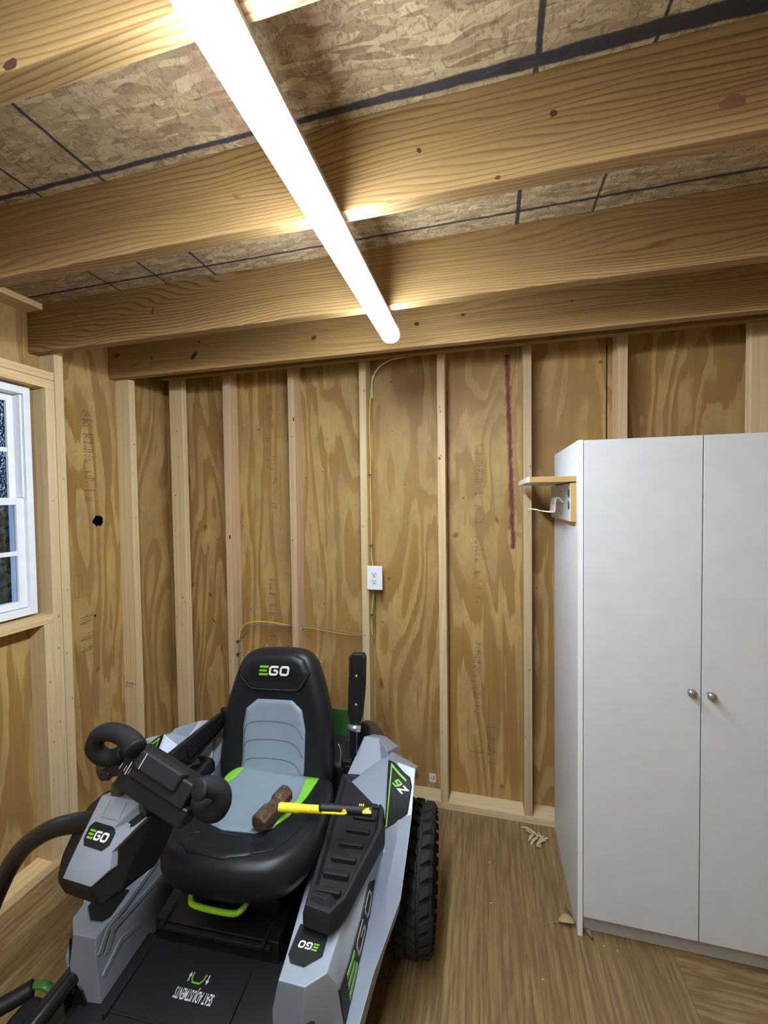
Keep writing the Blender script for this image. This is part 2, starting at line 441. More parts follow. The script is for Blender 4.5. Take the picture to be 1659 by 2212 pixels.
# back wall
wall_b = box('wall_back', XP-.03, XPR+.03, YB+.013, YB+.03, -.06, ZC+.04, SHELL); tag(wall_b, kind='structure')
for x0, x1 in ((XP, -1.8), (-1.7985, -.5795), (-.578, .5655), (.5685, XPR)):
    box('plywood_panel', x0, x1, YB, YB+.013, 0, ZC, PLY, wall_b)
XB = -1.4401
studs = []
pink = {0, 1, 4, 5}
for i in range(6):
    x = XB+.4064*i
    studs.append(box('stud', x, x+W, 0.0, YB, W, 2.358, PINKSTUD if i in pink else STUD_Z, wall_b, bevel=.002))
box('stud', XL+.012, XL+.101, .004, W+.004, W, 2.358, STUD_Z, wall_b, bevel=.002)
box('stud', 1.092, XR, 0.0, W, W, 2.358, STUD_Z, wall_b, bevel=.002)
box('bottom_plate', XL, XR, 0, YB, 0, W, STUD_X, wall_b, bevel=.002)
boxes('top_plate', [(XL, XR, 0, YB, 2.358, 2.396), (XL, XR, 0, YB, 2.396, 2.434)], STUD_X, wall_b, bevel=.002)
# left wall with window opening
WY0, WY1, WZ0, WZ1 = -1.44, -.720, 1.120, 2.073
wall_l = boxes('wall_left', [(XP-.03, XP-.013, YR, WY0, -.06, ZC+.04), (XP-.03, XP-.013, WY1, YB+.02, -.06, ZC+.04),
                             (XP-.03, XP-.013, WY0, WY1, -.06, WZ0), (XP-.03, XP-.013, WY0, WY1, WZ1, ZC+.04)], SHELL); tag(wall_l, kind='structure')
box('plywood_panel', XP-.013, XP, -.706, YB, 0, ZC, PLY, wall_l)
boxes('plywood_panel', [(XP-.013, XP, -1.92, WY0, 0, ZC), (XP-.013, XP, WY0, -.7075, 0, WZ0), (XP-.013, XP, WY0, -.7075, WZ1, ZC), (XP-.013, XP, WY1, -.7075, WZ0, WZ1)], PLY, wall_l)
for y0, y1 in ((-3.14, -1.922), (YR, -3.142)):
    box('plywood_panel', XP-.013, XP, y0, y1, 0, ZC, PLY, wall_l)
def lstud(y, z0=W, z1=2.41, mat=STUD_Z): return box('stud', XP, XL, y, y+W, z0, z1, mat, wall_l, bevel=.002)
lstud(-.2643); king = lstud(-.6450)
lstud(-.6855, W, 2.082); lstud(-.7240, W, 1.071)
lstud(-1.0643, W, 1.071)
lstud(-1.5, W, 2.41); lstud(-1.538); lstud(-1.918); lstud(-2.324); lstud(-2.731); lstud(-3.137); lstud(-3.544)
lstud(-1.4615, W, 1.071)
box('header', XP+.03, XL, -1.461, -.6475, 2.082, 2.120, STUD_Y, wall_l, bevel=.002)
box('header', XP+.03, XL, -1.461, -.6475, 2.121, 2.156, STUD_Y, wall_l, bevel=.002)
boxes('header', [(XP, XP+.029, -1.461, -.6475, 2.082, 2.156)], STUD_Y, wall_l)
box('rough_sill', XP, XL, -1.461, -.6865, 1.0715, 1.1095, STUD_Y, wall_l, bevel=.002)
box('bottom_plate', XP, XL, YR, -.001, 0, W, STUD_Y, wall_l, bevel=.002)
box('top_plate', XP, XL, YR, YB, 2.41, ZC, STUD_Y, wall_l)
# right wall, rear wall (behind the camera)
wall_r = box('wall_right', XPR+.013, XPR+.03, YR, YB+.02, -.06, ZC+.04, SHELL); tag(wall_r, kind='structure')
for y0, y1 in ((YB, -.7), (-.702, -1.92), (-1.922, -3.14), (-3.142, YR)):
    box('plywood_panel', XPR, XPR+.013, min(y0, y1), max(y0, y1), 0, ZC, PLY, wall_r)
for i in range(9):
    y = -.264-.4064*i; box('stud', XR, XPR, y, y+W, W, 2.41, STUD_Z, wall_r, bevel=.002)
box('bottom_plate', XR, XPR, YR, 0, 0, W, STUD_Y, wall_r)
wall_f = box('wall_front', XP-.03, XPR+.03, YR-.03, YR-.013, -.06, ZC+.04, SHELL); tag(wall_f, kind='structure')
box('plywood_panel', XP, XPR, YR-.013, YR, 0, ZC, PLY, wall_f)
for i in range(8):
    x = XB-.4064+.4064*i
    if XP < x < XR: box('stud', x, x+W, YR, YR+D, W, 2.41, STUD_Z, wall_f)

# ---- plywood knots / stains / ink on back + left walls
PLYK = plain('plywood_knot_brown', (.20, .09, .03), .6)
for (x, z, rx, ry) in ((-.9751, 1.7139, .006, .006), (-.8787, 1.0, .004, .006), (.5409, 2.2231, .010, .008), (-.4999, 1.1579, .012, .009), (-.4737, 2.2136, .007, .006), (-1.62, 1.02, .010, .014), (-1.60, .86, .008, .010), (-1.56, 1.36, .006, .008), (-1.55, .70, .006, .02)):
    k += 1; knot('knot', (x, YB-.0001, z), X_, Z_, rx, ry, k, wall_b, PLYK)
knot('knot', (XP+.0001, -.3865, 1.4974), -Y_, Z_, .028, .028, 77, wall_l)
knot('knot', (XP+.0001, -.42, 1.02), -Y_, Z_, .006, .006, 78, wall_l)
knot('knot', (XB+.4064*3+.010, -.0001, 1.7886), X_, Z_, .007, .008, 79, studs[3], KFADE)
knot('knot', (XB+.028, -.0001, 1.3842), X_, Z_, .005, .012, 80, studs[0])
knot('knot', (XB+.4064+.033, -.0001, 2.03), X_, Z_, .004, .012, 81, studs[1])
rk = random.Random(31)
SPK = plain('small_stud_knot', (.30, .17, .08), .6)
for i_, st_ in enumerate(studs):
    for q_ in range(4):
        k += 1; knot('knot', (XB+.4064*i_+rk.uniform(.007, .031), -.0001, rk.uniform(.2, 2.2)), X_, Z_, rk.uniform(.002, .0045), rk.uniform(.003, .006), k, st_, SPK if rk.random() < .6 else PLYK)
for y_ in (-.2643, -.6450, -.6855, -.7240):
    for q_ in range(4):
        k += 1; knot('knot', (XL+.0001, y_+rk.uniform(.008, .03), rk.uniform(.25, 1.0 if y_ < -.7 else 2.0)), Y_, Z_, rk.uniform(.002, .004), rk.uniform(.003, .006), k, wall_l, SPK)
for q_ in range(9):
    k += 1; knot('knot', (XL+.012+rk.uniform(.01, .08), .0039, rk.uniform(.5, 2.1)), X_, Z_, rk.uniform(.003, .005), rk.uniform(.003, .005), k, wall_b, SPK)
for q_ in range(26):
    k += 1; knot('knot', (rk.choice((-1.65, -1.3, -1.22, -.85, -.45, .0, .3))+rk.uniform(-.1, .1), YB-.0001, rk.uniform(.3, 2.2)), X_, Z_, rk.uniform(.002, .0045), rk.uniform(.003, .007), k, wall_b, PLYK)
def stamp(parent, o, ax, ay, height, length, seed, dens=1.0):
    """illegible grade-stamp print: rows of thin upright strokes running up the sheet"""
    rr = random.Random(seed); parts = []; y = 0
    while y < length:
        L = rr.choice((.3, .5, .8, 1.0))*height; x0 = rr.choice((0, .0, height-L))
        th = rr.choice((.0012, .0018, .003))
        if rr.random() < .78*dens: parts.append(rect2(x0, x0+L, y, y+th))
        if rr.random() < .3: parts.append(stroke2d([(x0, y), (x0+height*.3, y+.012)], .0018))
        if rr.random() < .25: parts.append(rect2(x0+L*.5, x0+L*.5+.0018, y, y+.014))
        y += rr.uniform(.004, .012)
        if rr.random() < .07: y += .03
    return place2d('ink_stamp', merge2(parts), o, ax, ay, INK2, parent, .0002, .0001)
INK2 = plain('worn_stamp_ink', (.17, .11, .055), .8)
for (x, z0, z1, h, sd) in ((-1.222, .75, 1.17, .045, 1), (-1.185, 1.52, 1.72, .03, 2), (-1.222, 1.77, 2.20, .05, 3), (-.045, 1.05, 1.40, .04, 4), (-.045, 1.42, 1.86, .045, 5), (-.055, .46, .84, .04, 6), (.015, .22, .40, .04, 7)):
    stamp(wall_b, (x, YB, z0), X_, Z_, h, z1-z0, sd)
place2d('ink_stamp', merge2([stroke2d([(0, 0), (.045, 0), (.045, .19), (0, .19)], .002, True), stroke2d([(-.1, .22), (-.1, .07), (-.085, .05), (-.02, .05)], .0018)]), (.015, YB, .215), X_, Z_, INK2, wall_b, .0002, .0001)
INK2, _ik = plain('fresh_stamp_ink', (.10, .07, .04), .8), INK2
for (y, z0, z1, h, sd) in ((-.452, 1.60, 1.82, .055, 11), (-.452, 1.84, 2.04, .055, 12), (-.50, .86, 1.04, .07, 13)):
    stamp(wall_l, (XP, y, z0), Y_, Z_, h, z1-z0, sd, 1.2)
INK2 = _ik
place2d('ink_stamp', stroke2d([(0, 0), (.04, 0), (.04, .11), (0, .11)], .0015, True), (XP, -.52, 1.13), Y_, Z_, INK2, wall_l, .0002, .0001)
vf = merge2([text2d('TS, NO.2', .020, .0003, .9), ([(x, y-.014) for x, y in text2d('SPF  HT  KD', .012, .0002, .8)[0]], text2d('SPF  HT  KD', .012, .0002, .8)[1])])
place2d('ink_stamp', vf, (-1.897, -.2643, .600), X_, Z_, INK, wall_l, .0002, .0001)
# dark seam / red marker streak painted on the ply
RED = NT('red_marking_spray')
vs_ = RED.noise(RED.coord((70, 70, 30)), 1.0, 5, .75); tcx = RED.n('ShaderNodeTexCoord'); sx_ = RED.n('ShaderNodeSeparateXYZ'); RED.l(tcx.outputs['Object'], sx_.inputs[0])
line = RED.math('ADD', .1055, RED.math('MULTIPLY', RED.math('SUBTRACT', 2.42, sx_.outputs[2]), .026))
dd = RED.math('ABSOLUTE', RED.math('SUBTRACT', sx_.outputs[0], RED.math('ADD', line, .010)))
al = RED.math('SUBTRACT', RED.math('ADD', .62, RED.math('MULTIPLY', RED.math('SUBTRACT', vs_, .5), 1.5)), RED.math('MULTIPLY', dd, 42.0))
mr = RED.n('ShaderNodeMapRange'); RED.l(al, mr.inputs[0]); mr.inputs[1].default_value = 0; mr.inputs[2].default_value = .9
RED.l(RED.math('MULTIPLY', mr.outputs[0], .85), RED.b.inputs['Alpha']); RED = RED.out((.20, .035, .045), .7)
box('red_spray_streak', .085, .185, YB-.0006, YB-.0002, 1.33, 2.30, RED, wall_b)
box('panel_gap', .5650, .5700, YB-.002, YB-.0003, .1, 2.3, plain('black_seam_gap', (.02, .015, .012), .9), wall_b)

# ---- window
win = boxes('window_1', [(XP-.06, XP+.052, WY1-.026, WY1, WZ0, WZ1), (XP-.06, XP+.052, WY0, WY0+.026, WZ0, WZ1),
                         (XP-.06, XP+.052, WY0+.026, WY1-.026, WZ0, WZ0+.030), (XP-.06, XP+.052, WY0+.026, WY1-.026, WZ1-.030, WZ1)], WHITE_VINYL, bevel=.003)
tag(win, kind='structure')
yi0, yi1 = WY0+.026, WY1-.026
def sash(z0, z1, x0, x1, glass, fr=.030):
    s_ = boxes('sash', [(x0, x1, yi1-fr, yi1, z0, z1), (x0, x1, yi0, yi0+fr, z0, z1), (x0, x1, yi0+fr, yi1-fr, z0, z0+fr), (x0, x1, yi0+fr, yi1-fr, z1-fr, z1)], WHITE_VINYL, win, bevel=.003)
    xm = (x0+x1)/2
    box('pane', xm-.002, xm+.002, yi0+fr, yi1-fr, z0+fr, z1-fr, glass, s_)
    zm = (z0+z1)/2; ym = (yi0+yi1)/2
    box('muntin', xm+.003, xm+.009, yi0+fr, yi1-fr, zm-.009, zm+.009, WHITE_VINYL, s_)
    box('muntin', xm+.0032, xm+.0088, ym-.009, ym+.009, z0+fr, z1-fr, WHITE_VINYL, s_)
    return s_
sash(1.152, 1.612, XP+.004, XP+.034, CLEARGLASS); sash(1.582, 2.042, XP-.030, XP+.0, WETGLASS)
boxes('track', [(XP+.002, XP+.036, yi1-.006, yi1, 1.614, 2.041), (XP+.002, XP+.036, yi0, yi0+.006, 1.614, 2.041)], WHITE_VINYL, win)
box('lock', XP+.01, XP+.032, -1.11, -1.06, 1.6125, 1.624, WHITE_VINYL, win, bevel=.003)
# outside
ground = box('ground', -9, XP-.06, -6, 6, -.5, -.35, plain('dark_lawn', (.03, .05, .02), .9)); tag(ground, kind='structure')
LEAF = NT('dark_wet_foliage'); lc = LEAF.ramp(LEAF.noise(LEAF.coord((1, 1, 1)), 6, 3, .6), [(.3, (.010, .025, .012)), (.7, (.05, .10, .045))]); LEAF = LEAF.out(lc, .4)
TRUNK = plain('tree_bark', (.05, .035, .025), .9)
def bush(name, cx, cy, rx, ry, h, n, seed, label):
    rr = random.Random(seed); t = empty(name, (cx, cy, -.35), 0, label, 'tree')
    vs, fs = [], []
    for i in range(n):
        a = rr.uniform(0, 6.283); b = rr.uniform(-1, 1); q = math.sqrt(1-b*b); rad = rr.uniform(.75, 1.0)
        p = V((rx*q*math.cos(a)*rad, ry*q*math.sin(a)*rad, h*.55+h*.45*b*rad))
        d = V((rr.uniform(-1, 1), rr.uniform(-1, 1), rr.uniform(-.6, .6))).normalized(); e = d.orthogonal().normalized(); L = rr.uniform(.05, .11)
        k0 = len(vs); vs += [p, p+d*L*.5+e*L*.25, p+d*L, p+d*L*.5-e*L*.25]; fs.append((k0, k0+1, k0+2, k0+3))
    f = mesh('foliage', vs, fs, LEAF, t, fix=False)
    core = lathe('inner_mass', [(.15*h, .05), (.3*h, .6*min(rx, ry)), (.6*h, .8*min(rx, ry)), (.85*h, .5*min(rx, ry)), (.95*h, .05)], (0, 0, 0), (0, 0, 1), LEAF, t, 16)
    tube('trunk', [(0, 0, 0), (.02, .01, h*.3), (0, .03, h*.7)], .06, TRUNK, t, 8)
bush('shrub', -3.3, -.35, .7, .8, 2.0, 5000, 3, 'dark green bush close outside the lower window panes')
bush('tree', -5.4, -.9, 1.2, 1.3, 2.5, 6000, 4, 'taller dark tree farther outside behind the wet upper panes')
bush('tree', -6.2, 2.6, 1.3, 1.3, 2.6, 5000, 5, 'dark tree outside, seen at the right edge of the window glass')

# ================================================================ LED LIGHT
LX = -.335
lamp = empty('shop_light', (LX, -.54, ZJ), 0, 'long white LED shop light glowing under the ceiling joists', 'ceiling light')
L0, L1 = .03, -2.42
HOUS = plain('white_lamp_housing', (.55, .58, .63), .4, .3)
def extr(name, prof, y0, y1, mat, parent, smooth=False):
    n = len(prof); vs = [(x, y0, z) for x, z in prof]+[(x, y1, z) for x, z in prof]
    fs = [tuple(range(n)), tuple(range(2*n-1, n-1, -1))]+[(i, (i+1) % n, n+(i+1) % n, n+i) for i in range(n)]
    return mesh(name, vs, fs, mat, parent, smooth=smooth)
extr('housing', [(-.027, 0), (.027, 0), (.032, -.0225), (-.032, -.0225)], L1, L0-.012, HOUS, lamp)
LENS = emit('glowing_lens', (.80, .90, 1.0), LAMP_STRENGTH)
pr_ = [(-.0325, -.023), (-.0325, -.0385)]+[(-.0325*math.cos(a), -.0385-.022*math.sin(a)) for a in [math.pi*i/12 for i in range(1, 12)]]+[(.0325, -.0385), (.0325, -.023)]
extr('lens', pr_, L1+.01, L0-.014, LENS, lamp)
CAPM = emit('lit_lens_end', (.80, .90, 1.0), LAMP_STRENGTH*.8)
vs, fs = [], []
for i in range(7):
    a = math.pi/2*i/6; s_ = math.cos(a); yy = L0-.014+.016*math.sin(a)
    vs += [(x*max(s_, .02), yy, -.0385+(z+.0385)*max(s_, .02)) for x, z in pr_]
n = len(pr_)
for i in range(6):
    for j in range(n): fs.append((i*n+j, i*n+(j+1) % n, (i+1)*n+(j+1) % n, (i+1)*n+j))
fs.append(tuple(6*n+j for j in range(n))); fs.append(tuple(range(n))[::-1])
mesh('end_cap', vs, fs, CAPM, lamp, smooth=True)
STEEL = plain('bright_steel', (.6, .62, .64), .3, .9)
for dy in (-.005, -.035):
    tube('hanging_wire', [(.034, dy, -.03), (.036, dy, -.005), (.034, dy, .022), (.029, dy-.01, .03)], .0013, STEEL, lamp, 6)
WHITE_PL = plain('white_plastic', (.78, .80, .84), .35)
cord = tube('light_cord', [(-.36, -.020, 2.305), (-.40, -.012, 2.300), (-.455, -.012, 2.294), (-.515, .0, 2.268), (-.550, .02, 2.235), (-.566, .035, 2.19), (-.5655, .040, 2.12)], .0035, plain('off_white_cord', (.55, .55, .50), .5), None, 8)
tag(cord, 'thin off-white cord curving down from the ceiling beside the outlet stud', 'cord')

# ================================================================ CABLES + OUTLET
YEL = plain('yellow_cable_jacket', (.72, .50, .05), .45); GREY = plain('grey_cable_jacket', (.20, .17, .15), .5)
sx2 = XB+.4064*2+W+.0062   # right side of outlet stud
c1 = tube('electrical_cable', [(-.5645, .040, 2.24), (sx2, .040, 2.02), (sx2+.003, .041, 1.80), (sx2, .040, 1.62), (sx2+.003, .040, 1.42), (sx2+.001, .040, 1.30), (sx2+.010, .04, 1.20), (sx2+.012, .038, 1.12), (sx2+.002, .036, 1.02), (sx2-.002, .036, .92), (sx2-.0, .04, .87), (sx2+.006, .045, .851)], .0042, YEL, None, 8, flat=.7)
tag(c1, 'yellow electrical cable stapled down the stud through the wall outlet', 'cable')
c2 = tube('electrical_cable', [(sx2+.020, .026, 1.20), (sx2+.016, .026, 1.11), (sx2+.014, .024, 1.0), (sx2+.013, .026, .90), (sx2+.010, .030, .866), (sx2+.006, .034, .860)], .0042, GREY, None, 8, flat=.7)
tag(c2, 'short dark grey cable running down below the white wall outlet', 'cable')
b1 = XB+.4064
c3 = tube('electrical_cable', [(-.626, .046, .853), (-.72, .048, .851), (-.83, .050, .858), (-.93, .052, .870), (-1.03, .05, .874), (-1.12, .05, .882), (-1.22, .048, .890), (-1.31, .046, .885), (-1.365, .044, .862), (XB+W+.010, .042, .81), (XB+W+.006, .040, .72), (XB+W+.006, .040, .55), (XB+W+.006, .040, .30), (XB+W+.006, .040, .06)], .0042, YEL, None, 8, flat=.7)
tag(c3, 'yellow cable looping left through the studs behind the mower seat', 'cable')
c4 = tube('electrical_cable', [(-.626, .036, .861), (-.72, .036, .866), (-.80, .036, .873), (-.93, .036, .886), (-1.03, .036, .882), (-1.13, .036, .880), (-1.24, .036, .878), (-1.31, .034, .866), (-1.352, .034, .842), (XB+W+.020, .032, .79), (XB+W+.014, .030, .70), (XB+W+.014, .030, .55), (XB+W+.014, .030, .30), (XB+W+.014, .030, .06)], .0042, GREY, None, 8, flat=.7)
tag(c4, 'dark grey cable looping left beside the yellow one behind the mower seat', 'cable')
STAP = plain('dark_staple', (.05, .045, .04), .5)
for (x, y, z, hx) in ((sx2, .034, 1.72, 1), (sx2+.001, .034, 1.345, 1), (sx2+.004, .026, .975, 1), (XB+W+.010, .028, .775, 1), (XB+W+.010, .026, .70, 1), (XB+W+.010, .026, .47, 1)):
    s_ = box('cable_staple', x-.0065 if hx else x, x+.008, y-.012, y+.014, z-.002, z+.002, STAP); 
    tag(s_, {1.72: 'dark cable staple high on the outlet stud', 1.345: 'dark cable staple just above the wall outlet', .975: 'dark cable staple just below the wall outlet', .775: 'upper dark staple at the bend of the cable pair', .70: 'second dark staple below the bend of the cable pair', .47: 'lowest dark staple on the cable pair behind the seat'}[z], 'staple')
for (x, z, sd, lab) in ((sx2+.012, .856, 1, 'torn pale splinters round the cable hole below the outlet'), (b1+W+.004, .879, 2, 'small pale splinter at the cable hole in the stud behind the seat')):
    rr = random.Random(sd); vs, fs = [], []
    for i in range(7):
        a = rr.uniform(-1.2, 1.2); L = rr.uniform(.008, .018); p = V((x+rr.uniform(-.006, .006), .03, z+rr.uniform(-.008, .01))); d = V((math.sin(a), -.5, math.cos(a)-.5)).normalized()*L; e = V((.0015, 0, .001)); k0 = len(vs)
        vs += [p-e, p+e, p+d, p+V((0, .002, 0))]; fs += [(k0, k0+1, k0+2), (k0+1, k0+3, k0+2), (k0+3, k0, k0+2), (k0, k0+3, k0+1)]
    tag(mesh('wood_splinter', vs, fs, plain('fresh_splintered_wood', (.75, .66, .48), .7)), lab, 'splinter')
out = empty('wall_outlet', (-.555, -.004, 1.178), 0, 'white duplex wall outlet plate mounted on a stud', 'outlet')
box('junction_box', -.026, .030, .004, .06, -.052, .052, plain('blue_grey_box', (.35, .37, .4), .5), out, .003)
plate = box('cover_plate', -.041, .043, -.005, .003, -.063, .063, WHITE_PL, out, .004)
for s_ in (1, -1):
    r_ = extr('receptacle', [(.017*math.cos(a)*1.0, s_*.0195+max(-.0135, min(.0135, .017*math.sin(a)))) for a in [2*math.pi*i/24 for i in range(24)]], -.0075, -.004, plain('outlet_face', (.70, .72, .76), .3), out)
    boxes('slot', [(-.0085, -.0062, -.0079, -.0072, s_*.0195+.000, s_*.0195+.008), (.0062, .0085, -.0079, -.0072, s_*.0195+.000, s_*.0195+.007), (-.0028, .0028, -.0079, -.0072, s_*.0195-.010, s_*.0195-.005)], STAP, r_)
lathe('screw', [(0, .0028), (.001, .0028)], (0, -.0062, 0), (0, 1, 0), STEEL, out, 10)
stk = box('sticker', -.289, -.254, YB-.0012, YB-.0004, .070, .116, plain('white_label_paper', (.70, .70, .68), .6)); tag(stk, 'small white paper label stuck low on the back plywood', 'sticker')
place2d('print', merge2([rect2(.020, .028, .012+i*.004, .0145+i*.004) for i in range(6)]+[rect2(.006, .016, .012+i*.006, .0135+i*.006) for i in range(4)]), (-.289, YB-.0012, .070), X_, Z_, INK2, stk, .0002, .0001)

# ================================================================ WARDROBE
CX0, CX1, CY0, CY1, CH = .3227, 1.066, -.488, -.004, 1.784
wd = empty('wardrobe', ((CX0+CX1)/2, (CY0+CY1)/2, 0), 0, 'tall white two-door wardrobe with round grey knobs in the right corner', 'cabinet')
ox, oy = -(CX0+CX1)/2, -(CY0+CY1)/2
def wb(name, x0, x1, y0, y1, z0, z1, mat, par=None, bev=.001): return box(name, x0+ox, x1+ox, y0+oy, y1+oy, z0, z1, mat, par or wd, bev)
sp = wb('side_panel', CX0, CX0+.016, CY0, CY1, 0, CH, LAMINATE); wb('edge_band', CX0-.0003, CX0+.0163, CY0-.0012, CY0, 0, CH, LAM_EDGE, sp, 0)
wb('side_panel', CX1-.016, CX1, CY0, CY1, 0, CH, LAMINATE)
wb('top_panel', CX0+.016, CX1-.016, CY0+.02, CY1, CH-.018, CH-.002, LAMINATE)
wb('bottom_panel', CX0+.016, CX1-.016, CY0+.02, CY1, .072, .088, LAMINATE)
wb('back_panel', CX0+.016, CX1-.016, CY1-.006, CY1, .0, CH-.018, LAMINATE)
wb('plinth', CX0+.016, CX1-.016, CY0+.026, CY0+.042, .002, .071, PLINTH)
GREYK = plain('grey_metal_knob', (.30, .285, .26), .35, .6)
for x0, x1, kx, kz in ((CX0+.019, .6975, .6652, .9333), (.7015, CX1-.004, .7211, .9285)):
    d_ = wb('door', x0, x1, CY0-.004, CY0+.014, .076, CH-.002, LAMINATE)
    lathe('knob', [(0, .006), (.010, .006), (.013, .010), (.018, .0135), (.024, .0125), (.028, .007), (.029, .001)], (kx+ox, CY0-.004+oy, kz), (0, -1, 0), GREYK, d_, 20)
# shelf screwed to its side
sh = empty('coat_shelf', (CX0-.009, -.25, 1.64), 0, 'small white shelf with raw brown edges on the wardrobe side', 'shelf')
def sb(name, x0, x1, y0, y1, z0, z1, mat, par=None, bev=.001): return box(name, x0-(CX0-.009), x1-(CX0-.009), y0+.25, y1+.25, z0-1.64, z1-1.64, mat, par or sh, bev)
s1_ = sb('shelf_board', .158, CX0-.0005, -.46, -.06, 1.641, 1.661, LAMINATE); sb('raw_edge', .165, CX0-.0005, -.4612, -.4601, 1.6415, 1.6605, MDF, s1_, 0)
s2_ = sb('back_board', CX0-.0185, CX0-.0005, -.46, -.03, 1.497, 1.636, LAMINATE); sb('raw_edge', CX0-.0183, CX0-.0007, -.4612, -.4601, 1.4972, 1.6358, MDF, s2_, 0)
BLUE = plain('blue_screw_cap', (.035, .075, .16), .5)
for zz in (1.600, 1.556):
    lathe('screw_cap', [(0, .0165), (.0010, .0165)], (CX0-.0185-(CX0-.009), -.428+.25, zz-1.64), (-1, 0, 0), BLUE, s2_, 20)
for yy, zz in ((-.28, 1.61), (-.28, 1.52)):
    lathe('screw', [(0, .004), (.001, .004)], (CX0-.0185-(CX0-.009), yy+.25, zz-1.64), (-1, 0, 0), STAP, s2_, 10)
jn = ([], [])
for i in range(6):
    y = -.345+.022*i+.25; dx = -(CX0-.009); fl = -.006*i
    tube('', [(.303+dx, y, 1.566-1.64), (.297+dx, y, 1.568-1.64), (.288+dx, y, 1.582-1.64), (.276+dx, y, 1.583-1.64), (.272+dx, y, 1.560-1.64), (.270+dx, y, 1.534-1.64), (.262+dx, y, 1.528-1.64), (.225+dx, y, 1.532-1.64), (.196+dx+fl*.5, y+fl*.4, 1.540-1.64)], .0021, None, None, 6, 3, join=jn)
tube('', [(.272-(CX0-.009), -.100, 1.56-1.64), (.272-(CX0-.009), .02, 1.56-1.64)], .0018, None, None, 6, 1, join=jn)
mesh('wire_rack', jn[0], jn[1], plain('white_coated_wire', (.80, .80, .76), .35), sh, smooth=True)

# ---- floor debris
DRY = plain('dry_grey_leaf', (.42, .36, .235), .8)
sprig = empty('dried_sprig', (.235, -.075, 0), 0, 'dried pale conifer sprig on the floor by the wardrobe corner', 'debris')
rr = random.Random(5)
for i, (x, y, a, L) in enumerate(((-.040, .030, -.25, .06), (-.012, .016, -.35, .055), (.020, .004, -.5, .04), (-.010, -.012, .75, .05), (.012, -.018, .8, .055), (-.018, -.034, .75, .05), (.008, -.042, .85, .055), (.022, -.030, .9, .04), (-.028, .012, .1, .04), (.0, -.055, .6, .03), (.03, -.01, -.2, .035), (-.03, -.022, .65, .035))):
    d = V((math.cos(a), math.sin(a), 0)); e = V((-d.y, d.x, 0)); n = 6; vs = []
    for j in range(n):
        t = j/(n-1); wv = .0055*math.sin(math.pi*(.12+.8*t)); zz = .004+.006*math.sin(t*3+i)+.002*i/3; p = V((x, y, 0))+d*(t-.5)*L+e*.003*math.sin(t*5+i)
        vs += [p+e*wv+Z_*(zz+.002), p-e*wv+Z_*zz, p+Z_*(zz-.003)]
    fs = []
    for j in range(n-1):
        for q in range(3): fs.append((3*j+q, 3*j+(q+1) % 3, 3*j+3+(q+1) % 3, 3*j+3+q))
    fs += [(0, 1, 2), (3*n-3, 3*n-2, 3*n-1)]
    mesh('leaflet', vs, fs, DRY, sprig)
def leaf(name, c, a, L, wd_, mat, label, lift=.012, roll=.3):
    d = V((math.cos(a), math.sin(a), 0)); e = V((-d.y, d.x, roll)).normalized(); n = 8; vs = []; fs = []
    for j in range(n):
        t = j/(n-1); wv = wd_*math.sin(math.pi*min(1, t*.92+.04))**.8; p = V(c)+d*(t-.5)*L+Z_*(.012+lift*math.sin(t*math.pi))
        vs += [p+e*wv+Z_*.004, p, p-e*wv+Z_*.004]
    for j in range(n-1): fs += [(3*j, 3*j+1, 3*j+4, 3*j+3), (3*j+1, 3*j+2, 3*j+5, 3*j+4)]
    o = mesh(name, vs, fs, mat, None, smooth=True, fix=False); s_ = o.modifiers.new('thick', 'SOLIDIFY'); s_.thickness = .0008
    tube('stem', [V(c)-d*L*.5+Z_*.013, V(c)-d*(L*.5+.02)+Z_*.004], .0012, mat, o, 6, 1)
    return tag(o, label, 'leaf')
leaf('leaf', (.292, -.462, .0), .1, .06, .014, plain('tan_dead_leaf', (.40, .27, .12), .6), 'curled tan dead leaf at the foot of the wardrobe corner')
leaf('leaf', (.3035, -.432, .002), 1.9, .05, .012, plain('olive_dead_leaf', (.13, .13, .045), .5), 'olive green dead leaf leaning on the wardrobe foot', .006, .9)
leaf('leaf', (.357, -.490, .0), -.9, .035, .007, plain('brown_dead_leaf', (.22, .13, .06), .6), 'small brown leaf scrap just right of the wardrobe foot')
for i, (x, y) in enumerate(((.405, -.505), (.445, -.512), (.015, -.26), (.02, -.44), (.18, -.66))):
    c_ = mesh('wood_chip', [(x-.004, y-.001, .0), (x+.004, y-.002, .0), (x+.003, y+.002, 0), (x, y, .003)], [(0, 1, 2), (0, 1, 3), (1, 2, 3), (2, 0, 3)], plain('pale_wood_chip', (.6, .5, .34), .7))
    tag(c_, ['tiny pale chip nearest the wardrobe foot', 'tiny pale chip under the left wardrobe door', 'tiny pale chip on the floor beside the tyre top', 'tiny pale chip on the bare floor centre', 'tiny pale chip on the floor near the frame bottom'][i], 'wood chip')

